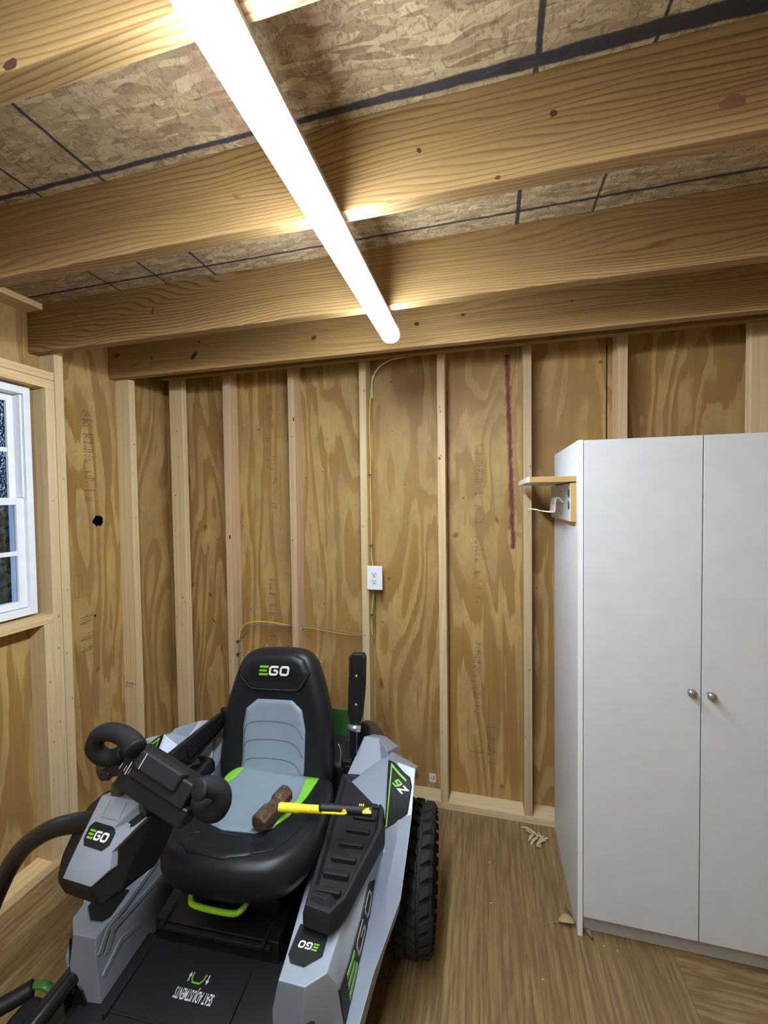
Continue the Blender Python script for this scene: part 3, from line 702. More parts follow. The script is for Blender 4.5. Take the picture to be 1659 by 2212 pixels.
# ================================================================ RIDING MOWER
SILV = NT('silver_grey_mower_plastic')
c_ = SILV.noise(SILV.coord((1, 1, 1)), 900, 2, .6)
SILV = SILV.out(SILV.mix(c_, (.25, .285, .34), (.34, .38, .445)), .40, .15)
BLK = plain('black_textured_plastic', (.0095, .0095, .0105), .5, spec=.35, bump=.25, bscale=900)
BLK2 = plain('dark_grey_textured_plastic', (.0135, .014, .016), .6, spec=.3, bump=.3, bscale=900)
GLOSS = plain('black_painted_steel', (.010, .010, .012), .28)
RUB = plain('black_tyre_rubber', (.017, .017, .016), .8, spec=.3, bump=.2, bscale=300)
VIN = plain('black_seat_vinyl', (.0075, .009, .0125), .42, spec=.4, bump=.15, bscale=1200)
INS = plain('blue_grey_seat_vinyl', (.20, .255, .29), .5, bump=.12, bscale=1200)
LIME = plain('lime_green', (.20, .53, .035), .45)
LIMEB = plain('lime_green_coated_steel', (.24, .50, .015), .3)
DKGRN = plain('dark_green_painted_steel', (.03, .085, .02), .45)
RIMG = plain('green_wheel_rim', (.03, .10, .03), .4)
LOGOW = plain('white_print', (.85, .86, .88), .4)
SEAM = plain('dark_seam_thread', (.055, .075, .09), .7)
DECAL = plain('matte_black_decal', (.012, .012, .013), .6, spec=.3)
FOAM = plain('black_foam_grip', (.011, .011, .012), .75, spec=.3, bump=.3, bscale=700)
BROWNB = plain('dusty_brown_black_plastic', (.055, .042, .032), .6)

MR = empty('riding_mower', (-.74, -.70, 0), math.radians(3), 'grey and black battery riding mower with lime green accents by the back wall', 'lawn mower')
XM = -.05
def mir(pts): return [(2*XM-p[0], p[1], p[2]) for p in pts]
def loft(name, secs, mat, parent, bevel=.004, capends=True):
    n = len(secs[0]); vs = [p for s_ in secs for p in s_]; fs = []
    for i in range(len(secs)-1):
        for j in range(n): fs.append((i*n+j, i*n+(j+1) % n, (i+1)*n+(j+1) % n, (i+1)*n+j))
    fs += [tuple(range(n)), tuple((len(secs)-1)*n+j for j in range(n))]
    return mesh(name, vs, fs, mat, parent, bevel=bevel)

# ---- wheels
def wheel(xo, sgn, name='rear_wheel', R=.222, wdt=.165, y=.070, z=.222):
    # tyre section, axis along x; sgn=+1 outer side towards +x
    wd_ = wdt
    prof = [(0, R*.50), (.02, R*.56), (.012, R*.72), (.006, R*.82), (.02, R*.91), (.045, R*.945), (wd_*.5, R*.957), (wd_-.045, R*.945), (wd_-.02, R*.91), (wd_-.006, R*.82), (wd_-.012, R*.72), (wd_-.02, R*.56), (wd_, R*.50), (wd_*.5, R*.46)]
    t = lathe('tyre', [(a-wd_, r) for a, r in prof], (xo, y, z), (sgn, 0, 0), RUB, MR, 64, closed=True)
    vs, fs = [], []; N = 30
    for row in range(4):
        off = -wd_*.5+(row-1.5)*wd_*.235
        for i in range(N):
            a0 = 2*math.pi*(i+(.5 if row % 2 else 0))/N; da = 2*math.pi/N*.37
            hw = wd_*.098
            drop = .0 if row in (1, 2) else .008
            k0 = len(vs)
            for (rr_, sc) in ((R*.93-drop, 1.0), (R-drop*.8, .88)):
                for (u_, v_) in ((-1, -1), (1, -1), (1, 1), (-1, 1)):
                    a = a0+da*v_*sc+ (.045 if row % 2 else -.045)*u_*(1 if row < 2 else -1)
                    xx = off+hw*u_*sc
                    if row in (0, 3) and rr_ == R*.93-drop: xx += (0.012 if row == 3 else -.012)*(u_ == (1 if row == 3 else -1))*1
                    vs.append((xo+sgn*xx, y+rr_*math.cos(a), z+rr_*math.sin(a)))
            fs += [(k0, k0+1, k0+2, k0+3), (k0+4, k0+5, k0+6, k0+7)]+[(k0+q, k0+(q+1) % 4, k0+4+(q+1) % 4, k0+4+q) for q in range(4)]
    mesh('tread', vs, fs, RUB, t, bevel=.002, seg=1)
    lathe('rim', [(-.085, .02), (-.06, R*.30), (-.055, R*.42), (-.03, R*.50), (-.012, R*.56), (-.006, R*.55), (-.02, R*.47), (-.045, R*.40), (-.05, .045), (-.01, .04), (-.01, .0)][::-1][1:], (xo, y, z), (sgn, 0, 0), RIMG, MR, 40)
    lathe('hub_cap', [(-.052, .045), (-.012, .040), (-.008, .030)], (xo, y, z), (sgn, 0, 0), BLK, MR, 24)
wheel(.566, 1); wheel(2*XM-.566, -1)

# ---- chassis
box('deck', -.50, .40, -1.05, -.22, .13, .20, GLOSS, MR, .02)
boxes('frame_rail', [(.12, .20, -.95, .40, .14, .22), (-.30, -.22, -.95, .40, .14, .22), (-.62, .52, .0, .10, .24, .32)], GLOSS, MR, .004)
for sx in (1, -1):
    cx = XM+sx*.33
    fk = tube('caster_arm', [(cx, -.42, .30), (cx+sx*.02, -.62, .27), (cx+sx*.05, -.86, .25)], .024, GLOSS, MR, 14, 4)
    lathe('caster_pivot', [(-.07, .03), (.08, .03)], (cx+sx*.05, -.90, .24), (0, 0, 1), GLOSS, MR, 18)
    boxes('caster_fork', [(cx+sx*.05-.055, cx+sx*.05-.047, -.97, -.89, .10, .17), (cx+sx*.05+.047, cx+sx*.05+.055, -.97, -.89, .10, .17), (cx+sx*.05-.055, cx+sx*.05+.055, -.97, -.88, .165, .175)], GLOSS, MR)
    ow = lathe('caster_wheel', [(-.04, .04), (-.045, .10), (-.03, .125), (.03, .125), (.045, .10), (.04, .04)], (cx+sx*.05, -.94, .126), (1, 0, 0), RUB, MR, 32)
# ---- foot pan
pan = loft('foot_pan', [[(-.40, -.30, .20), (.21, -.30, .20), (.21, -.30, .236), (.17, -.30, .238), (-.30, -.30, .238), (-.36, -.30, .236)],
                        [(-.40, -.70, .17), (.21, -.70, .17), (.21, -.70, .206), (.17, -.70, .208), (-.30, -.70, .208), (-.36, -.70, .206)]], BLK2, MR, .003)
ribs = []
boxes('pan_ridge', [(.062, .072, -.50, -.34, .222, .2385), (-.27, -.262, -.50, -.31, .222, .2385), (-.27, .072, -.485, -.478, .218, .2275)], BLK2, pan, .002)
loft('seat_step', [[(-.27, -.31, .20), (.14, -.31, .20), (.14, -.31, .30), (-.27, -.31, .30)], [(-.27, -.02, .20), (.14, -.02, .20), (.14, -.02, .36), (-.27, -.02, .36)]], GLOSS, MR, .004)
boxes('seat_step_trim', [(-.25, .12, -.325, -.312, .285, .296), (-.235, -.225, -.33, -.2, .296, .31), (.095, .105, -.33, -.2, .296, .31)], BLK2, MR, .002)
boxes('seat_suspension', [(-.19, .12, -.26, .0, .33, .37), (-.17, -.13, -.24, .0, .37, .49), (.06, .10, -.24, .0, .37, .49), (-.19, .12, -.26, .02, .47, .50)], GLOSS, MR, .004)
PY, PZ = V((0, 1, .075)).normalized(), V((0, -.075, 1)).normalized()
tw_ = text2d('SEAT ADJUSTMENTS', .030, .0002, .62); wmax = max(x for x, y in tw_[0])
tx = [(-(x-wmax/2), -y) for x, y in tw_[0]]
place2d('lettering', (tx, tw_[1]), (-.060, -.405, .2312), X_*.98*.118/wmax, PY*1.15, LOGOW, pan, .0006, .0004)
for vf_ in (([(0, 0), (.003, 0), (.003, .012), (.0065, .012), (.0015, .022), (-.0035, .012), (0, .012)], [(0, 1, 2, 6), (3, 4, 5)]),
        ([(.056, .022), (.059, .022), (.059, .010), (.0625, .010), (.0575, 0), (.0525, .010), (.056, .010)], [(0, 6, 2, 1), (3, 5, 4)][:0] or [(6, 2, 1, 0), (5, 4, 3)])): place2d('arrow_print', vf_, (-.100, -.390, .2324), X_, PY, LOGOW, pan, .0006, .0004)
place2d('green_mark', stroke2d([(.009, .022), (.010, .008), (.016, .0), (.038, .0), (.045, .008), (.048, .022)], .004), (-.100, -.390, .2324), X_, PY, LIME, pan, .0006, .0004)

# ---- side fenders
SECR = [
 [(.20, -.47, .15), (.205, -.480, .335), (.217, -.468, .400), (.288, -.470, .400), (.283, -.484, .335), (.284, -.482, .27), (.285, -.480, .24), (.286, -.479, .22), (.285, -.475, .15)],
 [(.20, -.42, .15), (.205, -.430, .340), (.215, -.425, .404), (.331, -.433, .400), (.354, -.412, .337), (.362, -.395, .215), (.38, -.398, .225), (.403, -.400, .235), (.395, -.40, .15)],
 [(.20, -.33, .16), (.204, -.33, .350), (.207, -.328, .413), (.337, -.335, .412), (.368, -.360, .362), (.376, -.320, .280), (.40, -.322, .283), (.425, -.320, .285), (.415, -.31, .20)],
 [(.20, -.25, .18), (.203, -.25, .37), (.205, -.27, .43), (.358, -.293, .427), (.378, -.275, .388), (.383, -.215, .310), (.42, -.262, .335), (.455, -.285, .350), (.445, -.27, .29)],
 [(.20, -.20, .20), (.203, -.20, .38), (.205, -.22, .44), (.368, -.240, .438), (.384, -.215, .425), (.391, -.158, .378), (.442, -.208, .425), (.490, -.242, .430), (.482, -.235, .38)],
 [(.20, -.12, .22), (.203, -.12, .39), (.205, -.12, .455), (.400, -.12, .466), (.410, -.125, .455), (.420, -.125, .455), (.462, -.135, .515), (.503, -.145, .530), (.496, -.14, .51)],
 [(.20, -.06, .24), (.203, -.06, .40), (.21, -.06, .475), (.408, -.078, .492), (.411, -.080, .497), (.414, -.080, .498), (.460, -.082, .535), (.505, -.085, .555), (.498, -.08, .54)],
 [(.20, .06, .26), (.203, .06, .42), (.215, .06, .50), (.400, .030, .652), (.406, .030, .656), (.409, .030, .656), (.456, .038, .640), (.503, .045, .622), (.496, .05, .60)],
 [(.20, .20, .28), (.21, .20, .45), (.225, .20, .55), (.40, .13, .62), (.415, .13, .615), (.42, .13, .61), (.46, .125, .60), (.505, .118, .582), (.50, .12, .565)],
 [(.20, .30, .30), (.21, .30, .43), (.225, .30, .50), (.40, .28, .52), (.42, .28, .51), (.43, .28, .49), (.46, .27, .49), (.495, .25, .48), (.49, .25, .46)]]
HUMP = [
 [(.228, .055, .46), (.230, .055, .503), (.300, .080, .503), (.372, .050, .503), (.414, -.045, .52), (.414, -.045, .46)],
 [(.232, .09, .46), (.236, .09, .545), (.300, .085, .552), (.380, .060, .560), (.423, .0, .60), (.42, .0, .46)],
 [(.262, .185, .46), (.280, .180, .638), (.300, .178, .641), (.345, .173, .640), (.396, .075, .655), (.42, .07, .46)],
 [(.255, .32, .40), (.270, .31, .560), (.300, .31, .575), (.345, .30, .575), (.41, .25, .57), (.43, .24, .40)]]
TRAY_OUT = [(.222, -.04), (.240, -.368), (.318, -.378), (.352, -.335), (.418, -.120), (.408, -.030), (.372, .052), (.300, .084), (.215, .078)]
def tz(y): return .440+.07*(y+.40)/.48      # tray base height
def logo_parts(parent, o, ax, ay, th=.0008, target=None, cuts=0, mats=None, off=.0004, reach=.15):
    mg, mw_ = mats or (LIME, LOGOW)
    place2d('logo_letter', LOGO_E, o, ax, ay, mg, parent, th, off, target, cuts, reach)
    place2d('logo_letter', LOGO_G, o, ax, ay, mw_, parent, th, off, target, cuts, reach)
    place2d('logo_letter', LOGO_O, o, ax, ay, mw_, parent, th, off, target, cuts, reach)
def fender(left):
    f = (lambda p: mir(p)) if left else (lambda p: list(p))
    sec = SECR if not left else [[(p[0], p[1], p[2]) for p in s_] for s_ in SECR]
    fe = loft('fender', [f(s_) for s_ in sec], SILV, MR, .005)
    hu = loft('rear_fender_cap', [f(s_) for s_ in HUMP], SILV, MR, .004)
    # decal on the nose
    dz = lambda x, y: .4045+.0*(x-.27)+.07*(y+.40)*.0
    nd = [(.224, -.345), (.309, -.345), (.309, -.405), (.270, -.434), (.233, -.432), (.220, -.416)]
    def q(x, y, z): return (2*XM-x, y, z) if left else (x, y, z)
    def zt(x, y):
        t = (y+.47)/.14; return .401+.011*max(0, min(1, t))+.0016
    prism('nose_decal', [q(x, y, zt(x, y)) for x, y in nd], (0, 0, .0012), DECAL, fe)
    if not left:
        logo_parts(fe, (.2945, -.384, zt(0, -.384)+.0016), (-.0165, .0006, 0), V((0, -.0165, -.0013)), .0008)
    # shallow frame round the decal
    # tray
    tb = [q(x, y, tz(y)-.012) for x, y in TRAY_OUT]; cx = sum(p[0] for p in TRAY_OUT)/9; cy = sum(p[1] for p in TRAY_OUT)/9
    def ring(sc, dz_): return [q(cx+(x-cx)*sc, cy+(y-cy)*(1-(1-sc)*.45), tz(y)+dz_) for x, y in TRAY_OUT]
    rings = [tb, ring(1, .022), ring(.93, .044), ring(.80, .046), ring(.70, .030), ring(.60, .030)]
    vs = [p for r_ in rings for p in r_]; n = 9; fs = []
    for i in range(len(rings)-1):
        for j in range(n): fs.append((i*n+j, i*n+(j+1) % n, (i+1)*n+(j+1) % n, (i+1)*n+j))
    fs += [tuple(range(n)), tuple((len(rings)-1)*n+j for j in range(n))]
    tr = mesh('side_tray', vs, fs, BLK2, MR, bevel=.003)
    for i in range(7):
        yy = -.310+.046*i; xc = .292+.028*i/6+ .010*i/6; w_ = .078
        boxes('tray_rib', [(*sorted((q(xc-w_/2+.004*i, 0, 0)[0], q(xc+w_/2+.004*i, 0, 0)[0])), yy-.010, yy+.007, tz(yy)+.020, tz(yy)+.040)], BLK2, tr, .004)
    loft('tray_nose', [[q(.252, -.360, tz(-.36)+.03), q(.310, -.368, tz(-.36)+.03), q(.332, -.335, tz(-.33)+.03), q(.25, -.330, tz(-.33)+.03)],
                       [q(.258, -.342, tz(-.34)+.054), q(.298, -.348, tz(-.34)+.054), q(.312, -.332, tz(-.33)+.050), q(.256, -.328, tz(-.33)+.050)]], BLK2, tr, .002)
    # hump groove + Z6 decal
    gv = [(.352, .0, .0)]
    dk = [(.426, .018, .6225), (.440, .022, .618), (.486, .020, .596), (.494, -.005, .586), (.486, -.110, .533), (.437, -.075, .503), (.432, -.045, .519)]
    return fe, hu
FE, HU = fender(False); FEL, HUL = fender(True)
# outer decals: laid on the flank plane between crest and flare edge
def drape_poly(name, poly, dirn, mat, target, parent, th=.0008, off=.0004, n=10):
    me = target.data; bv = BVHTree.FromPolygons([v.co for v in me.vertices], [tuple(p.vertices) for p in me.polygons])
    d = V(dirn).normalized(); c = sum((V(p) for p in poly), V())/len(poly); vs = []; fs = []
    P_ = []
    for i in range(len(poly)):
        a, b = V(poly[i]), V(poly[(i+1) % len(poly)])
        for k in range(4): P_.append(a.lerp(b, k/4))
    m_ = len(P_)
    for r_ in range(n+1):
        for p in P_:
            q = c+(p-c)*(r_/n); h = bv.ray_cast(q-d*.12, d)
            if h[0] is not None and (h[0]-q).length < .06: q = h[0]
            vs.append(q-d*(off+th))
    for r_ in range(n):
        for j in range(m_): fs.append((r_*m_+j, r_*m_+(j+1) % m_, (r_+1)*m_+(j+1) % m_, (r_+1)*m_+j))
    o = mesh(name, vs, fs, mat, parent, fix=False); return o
for fe, sx in ((FE, 1), (FEL, -1)):
    q = (lambda p: p) if sx == 1 else (lambda p: (2*XM-p[0], p[1], p[2]))
    A0, B0, A1, B1 = [V(q(p)) for p in ((.414, -.080, .498), (.505, -.085, .555), (.409, .030, .656), (.503, .045, .622))]
    nn = (B0-A0).cross(A1-A0).normalized()*sx
    def bil(u, v_, l_=0.0): return A0*(1-u)*(1-v_)+B0*u*(1-v_)+A1*(1-u)*v_+B1*u*v_+nn*l_
    def flat_on(name, vf, l0, l1, mat):
        vf = sub2(vf, 2) if len(vf[1]) < 12 else vf
        n = len(vf[0]); vs = [bil(x, y, l1) for x, y in vf[0]]+[bil(x, y, l0) for x, y in vf[0]]
        fs = list(vf[1])+[tuple(i+n for i in f[::-1]) for f in vf[1]]; ed = {}
        for f in vf[1]:
            for a, b in zip(f, f[1:]+f[:1]):
                if (b, a) in ed: del ed[(b, a)]
                else: ed[(a, b)] = 1
        fs += [(b, a, a+n, b+n) for a, b in ed]
        return mesh(name, vs, fs, mat, fe)
    pl = [(.04, -.02), (.45, -.02), (.84, .06), (.90, .60), (.80, .78), (.26, .97), (.05, .97)]
    flat_on('fender_decal', ([(.45, .45)]+pl, [(0, i+1, (i+1) % 7+1) for i in range(7)]), -.004, .0062, DECAL)
    flat_on('green_stripe', stroke2d([(.08, -.01), (.15, .93), (.72, .70)], .045), .0050, .0070, LIME)
    def tg(vf, o, ax, ay): return [(o[0]+ax[0]*x+ay[0]*y, o[1]+ax[1]*x+ay[1]*y) for x, y in vf[0]], vf[1]
    if sx == 1: o_, ax, ay = (.82, .52), (-.24, .12), (-.20, -.09)
    else: o_, ax, ay = (.30, .78), (.24, .10), (.16, -.14)
    flat_on('letter_mark', tg(GLY_Z, o_, ax, ay), .0050, .0072, LOGOW)
    flat_on('number_mark', tg(GLY_6, (o_[0]+ax[0]*.95, o_[1]+ax[1]*.95), ax, ay), .0050, .0072, LIME)
    T_ = [V(q(p)) for p in ((.354, -.414, .342), (.368, -.360, .362), (.378, -.275, .388), (.385, -.205, .426))]
    U_ = [V(q(p)) for p in ((.362, -.395, .212), (.376, -.320, .280), (.3845, -.215, .316), (.392, -.152, .384))]
    def flank(a, b, l_):
        a = max(0, min(.9999, a))*3; k_ = int(a); f_ = a-k_
        return U_[k_].lerp(U_[k_+1], f_).lerp(T_[k_].lerp(T_[k_+1], f_), b)+V((sx*l_, 0, 0))
    def on_flank(name, vf, l0, l1, mat):
        n = len(vf[0]); vs = [flank(x, y, l1) for x, y in vf[0]]+[flank(x, y, l0) for x, y in vf[0]]
        fs = list(vf[1])+[tuple(i+n for i in f[::-1]) for f in vf[1]]; ed = {}
        for f in vf[1]:
            for a, b in zip(f, f[1:]+f[:1]):
                if (b, a) in ed: del ed[(b, a)]
                else: ed[(a, b)] = 1
        fs += [(b, a, a+n, b+n) for a, b in ed]
        return mesh(name, vs, fs, mat, fe)
    gx_ = [i/12 for i in range(13)]
    on_flank('side_decal', ([(x, y) for x in gx_ for y in (.04, .96)], [(2*i, 2*i+2, 2*i+3, 2*i+1) for i in range(12)]), -.006, .0028, DECAL)
    if sx == 1:
        beige = plain('beige_outline_print', (.42, .37, .31), .5)
        LG = shear(stroke2d(cham([(2.02, .89), (1.16, .89), (1.16, .11), (1.95, .11), (1.95, .52), (1.55, .52)], .13, False), .10), .22)
        LO = shear(stroke2d(cham([(2.32, .11), (2.32, .89), (3.13, .89), (3.13, .11)], .14, True), .10, True), .22)
        for L_, m_ in ((LOGO_E, LIME), (LG, beige), (LO, beige)):
            vf = sub2(L_, 3); on_flank('logo_letter', ([(.14+x*.232, .12+y*.74) for x, y in vf[0]], vf[1]), .0026, .0042, m_)
    # moulded ridges on the inner flank of the nose
    for ii, pts in enumerate(([(-.303, -.238, .364), (-.303, -.425, .385), (-.303, -.450, .339)], [(-.303, -.319, .293), (-.303, -.401, .324), (-.303, -.462, .288)], [(-.303, -.25, .425), (-.303, -.44, .400), (-.303, -.470, .36)])):
        if sx == -1:
            vf = stroke2d([(p[1], p[2]) for p in pts], .014); 
            place2d('moulded_ridge', vf, (-.3045, 0, 0), Y_, Z_, SILV, fe, .0035, 0)
# ---- battery / rear housing
loft('battery_housing', [[(-.30, .16, .30), (.22, .16, .30), (.22, .16, .52), (-.30, .16, .52)], [(-.34, .38, .30), (.26, .38, .30), (.24, .36, .56), (-.32, .36, .56)]], BLK, MR, .02)
for sx in (1, -1):
    q = (lambda p: p) if sx == 1 else (lambda p: (2*XM-p[0], p[1], p[2]))
    loft('rear_corner_guard', [[q(p) for p in s_] for s_ in (
        [(.165, .30, .35), (.170, .285, .54), (.248, .28, .643), (.282, .28, .630), (.312, .28, .592), (.352, .30, .52)],
        [(.15, .40, .33), (.165, .38, .52), (.245, .37, .60), (.29, .37, .59), (.36, .37, .50), (.39, .38, .40)])], BROWNB, MR, .008)
prism('rear_panel', [(-.27, .315, .40), (.235, .315, .40), (.235, .315, .55), (.175, .315, .668), (-.22, .315, .668), (-.27, .315, .60)], (0, .012, 0), DKGRN, MR, .004)

# ---- seat
def pad(name, half, rings, o, ax, ay, az, mat, parent, n=64, cx=0.0, closedpts=None):
    """closed cushion: outline (list of 2D pts) smoothed, scaled in rings [(scale, height)]"""
    out = [(p.x, p.y) for p in catmull([(x, y, 0) for x, y in half], max(2, n//len(half)), True)]
    m_ = len(out); c = (sum(p[0] for p in out)/m_, sum(p[1] for p in out)/m_)
    if isinstance(rings[0], tuple) and rings[0][0] > 1e-6: pass
    vs, fs = [], []
    for s_, h in rings:
        for x, y in out:
            hh = h(x, y) if callable(h) else h
            px, py = c[0]+(x-c[0])*s_, c[1]+(y-c[1])*s_
            vs.append(V(o)+V(ax)*px+V(ay)*py+V(az)*hh)
    for i in range(len(rings)-1):
        for j in range(m_): fs.append((i*m_+j, i*m_+(j+1) % m_, (i+1)*m_+(j+1) % m_, (i+1)*m_+j))
    fs += [tuple(range(m_)), tuple((len(rings)-1)*m_+j for j in range(m_))]
    return mesh(name, vs, fs, mat, parent, smooth=True)
def wrap_patch(name, poly2, o, ax, ay, az, target, mat, parent, th=.004, n=8, sub=6):
    """panel sewn on a cushion: polygon (2D in the cushion frame) laid on the cushion's surface"""
    me = target.data; bv = BVHTree.FromPolygons([v.co for v in me.vertices], [tuple(p.vertices) for p in me.polygons])
    P_ = []
    for i in range(len(poly2)):
        a, b = V(poly2[i]), V(poly2[(i+1) % len(poly2)])
        for k_ in range(sub): P_.append(a.lerp(b, k_/sub))
    c = sum(P_, V((0, 0)))/len(P_); m_ = len(P_); vs, fs = [], []; az = V(az)
    fr = [i/n for i in range(n+1)]+[1.006, 1.006]
    for i, s_ in enumerate(fr):
        for p in P_:
            q = c+(p-c)*s_; w_ = V(o)+V(ax)*q.x+V(ay)*q.y
            h = bv.ray_cast(w_+az*.4, -az); w_ = h[0] if h[0] is not None else w_
            lift = th if i < n else (th*.6 if i == n else (.0005 if i == n+1 else -.004))
            vs.append(w_+az*lift)
    for i in range(len(fr)-1):
        for j in range(m_): fs.append((i*m_+j, i*m_+(j+1) % m_, (i+1)*m_+(j+1) % m_, (i+1)*m_+j))
    return mesh(name, vs, fs, mat, parent, smooth=True, fix=False)
def seam(name, pts2, o, ax, ay, az, target, mat, parent, r=.0012, sub=5):
    me = target.data; bv = BVHTree.FromPolygons([v.co for v in me.vertices], [tuple(p.vertices) for p in me.polygons])
    pts = catmull([(x, y, 0) for x, y in pts2], sub); out = []
    for p in pts:
        w_ = V(o)+V(ax)*p.x+V(ay)*p.y; h = bv.ray_cast(w_+V(az)*.4, -V(az))
        if h[0] is not None: out.append(h[0]+V(az)*r*.2)
    return tube(name, out, r, mat, parent, 6, 1)
# cushion: frame x = right, y = rear, tilted up to the front
CA = V((0, 1, -.125)).normalized(); CN = V((0, .125, 1)).normalized(); CO = V((.0, -.18, .560))
CH_ = [(-.05, .235), (-.17, .235), (-.205, .20), (-.225, .08), (-.230, -.04), (-.215, -.14), (-.175, -.205), (-.09, -.232), (.0, -.238), (.09, -.232), (.175, -.205), (.222, -.14), (.240, -.04), (.228, .08), (.205, .20), (.16, .235), (.05, .235)]
def droop(x, y): return -.020*max(0, (-y-.12)/.11)**2
cus = pad('seat_cushion', CH_, [(.84, -.085), (.96, -.075), (1.0, -.045), (1.005, -.018), (.99, .004), (.95, .018), (.90, .023), (.82, .023), (.6, .017), (.3, .014), (.02, .013)], CO, X_, CA, CN, VIN, MR, 96)
# backrest
BA = V((-.035, .20, 1)).normalized(); BX = V((1, 0, .035)).normalized(); BN = BX.cross(BA).normalized(); BO = V((-.042, .085, .50))
BH = [(0, .492), (-.10, .485), (-.150, .452), (-.180, .385), (-.212, .27), (-.226, .14), (-.226, .03), (-.20, -.035), (-.10, -.048), (0, -.05), (.10, -.048), (.20, -.035), (.226, .03), (.226, .14), (.212, .27), (.180, .385), (.150, .452), (.10, .485)]
bak = pad('backrest', BH, [(.80, -.030), (.96, -.022), (1.0, .005), (1.0, .030), (.985, .050), (.95, .066), (.88, .074), (.78, .074), (.6, .062), (.3, .055), (.02, .052)], BO, BX, BA, BN, VIN, MR, 108)
ins_b = wrap_patch('backrest_insert', [(-.125, .075), (-.128, .20), (-.118, .265), (-.075, .300), (.07, .300), (.112, .268), (.128, .20), (.128, .03), (0, .025), (-.128, .035)], BO, BX, BA, BN, bak, INS, bak, .005)
for i, yy in enumerate((.215, .150, .085)):
    seam('stitch_line', [(-.123, yy-.045), (-.095, yy), (.07, yy), (.122, yy-.050)], BO, BX, BA, BN, ins_b, SEAM, ins_b, .0011)
hd_ = wrap_patch('headrest_pad', [(-.150, .405), (-.122, .455), (-.07, .478), (.07, .478), (.122, .455), (.150, .405), (.115, .350), (.085, .335), (-.085, .335), (-.115, .350)], BO, BX, BA, BN, bak, VIN, bak, .014, 10, 6)
seam('stitch_line', [(-.140, .395), (-.105, .352), (-.08, .343), (.08, .343), (.105, .352), (.140, .395)], BO, BX, BA, BN, hd_, SEAM, hd_, .0009)
logo_parts(hd_, BO+BX*-.062+BA*.395, BX*.0385, BA*.038, .002, hd_, 2, (LIME, LOGOW), .0003)
# cushion insert + green stripes (2D in cushion frame: y measured from CO)
def c2(x, y): return (x, (y+.18))
ins_c = wrap_patch('cushion_insert', [c2(-.14, .04), c2(.10, .02), c2(.118, -.10), c2(.098, -.245), c2(.055, -.280), c2(-.05, -.287), c2(-.11, -.268), c2(-.150, -.225), c2(-.172, -.09), c2(-.165, .04)], CO, X_, CA, CN, cus, INS, cus, .005)
for nm, pl in (('l', [c2(-.205, .04), c2(-.160, .04), c2(-.155, -.03), c2(-.172, -.09), c2(-.160, -.2), c2(-.178, -.09), c2(-.196, -.04)]),
               ('r', [c2(.100, .02), c2(.148, .02), c2(.142, -.09), c2(.122, -.19), c2(.094, -.245), c2(.118, -.12), c2(.112, -.06)])):
    wrap_patch('green_stripe', pl, CO, X_, CA, CN, cus, LIME, cus, .0056, 6)
seam('stitch_line', [c2(.178, .0), c2(.185, -.12), c2(.178, -.25), c2(.14, -.335), c2(.08, -.365), c2(.02, -.37)], CO, X_, CA, CN, cus, VIN, cus, .002)
seam('stitch_line', [c2(-.13, -.345), c2(-.10, -.31), c2(.06, -.31), c2(.085, -.335), c2(.09, -.37)], CO, X_, CA, CN, cus, VIN, cus, .002)
wrap_patch('front_pad', [c2(-.105, -.318), c2(-.085, -.300), c2(.055, -.300), c2(.085, -.325), c2(.095, -.375), c2(.02, -.400), c2(-.09, -.395), c2(-.125, -.37)], CO, X_, CA, CN, cus, VIN, cus, .006, 8, 4)
tube('seat_bracket', [(-.245, .11, .54), (-.245, .12, .60), (-.25, .13, .66)], .012, GLOSS, MR, 10, 3)
tube('adjustment_bar', [(-.095, -.26, .47), (-.105, -.34, .452), (-.100, -.366, .446), (-.075, -.377, .442), (.030, -.377, .440), (.058, -.368, .444), (.066, -.34, .452), (.062, -.26, .47)], .0075, LIMEB, MR, 12, 5)
# ---- armrests
def armrest(o, ax, ay, az, lab):
    """ax width, ay along the arm, az out of the pad's underside"""
    P3 = lambda x, y, z: V(o)+V(ax)*x+V(ay)*y+V(az)*z
    a = prism('armrest', [P3(x, y, -.018) for x, y in [(-.022, .0), (-.036, .05), (-.034, .16), (-.028, .27), (-.022, .285), (.026, .285), (.034, .27), (.033, .16), (.024, .05), (.010, .0)]], V(az)*.030, BLK, MR, .006)
    pts = [(-.017, .02), (-.018, .16), (-.013, .235), (.017, .235), (.019, .16), (.012, .02)]
    prism('steel_insert', [P3(x, y, .009) for x, y in pts], V(az)*.006, GLOSS, a, .001)
    for yy in (.20, .09): lathe('bolt', [(0, .005), (.004, .005)], P3(0, yy, .0145), az, STEEL, a, 8)
    for sx in (-1, 1): fbox('edge_lip', P3(sx*.026+.0015, .235, .012), ax, ay, az, .011, .085, .012, BLK, a, .003)
    return a
armrest((.262, .14, .700), V((1, 0, .03)), V((.012, .05, 1)).normalized(), V((0, -1, .05)).normalized(), 'r')
la = prism('armrest', [(-.345, .167, .690), (-.345, .120, .698), (-.34, -.165, .716), (-.34, -.172, .690), (-.34, -.103, .640), (-.34, -.070, .609), (-.34, -.03, .612), (-.342, .122, .628), (-.345, .190, .640)], (.032, 0, .012), BLK, MR, .007)
prism('steel_insert', [(-.307, .13, .690), (-.306, -.10, .690), (-.306, -.09, .655), (-.307, .13, .660)], (.004, 0, .001), GLOSS, la, .001)
boxes('armrest_bracket', [(.235, .262, .13, .16, .52, .705), (.205, .245, .11, .14, .545, .575), (.22, .27, .105, .13, .50, .56)], GLOSS, MR, .003)
boxes('armrest_bracket', [(-.315, -.270, .14, .17, .52, .70), (-.29, -.25, .12, .15, .60, .625)], GLOSS, MR, .003)
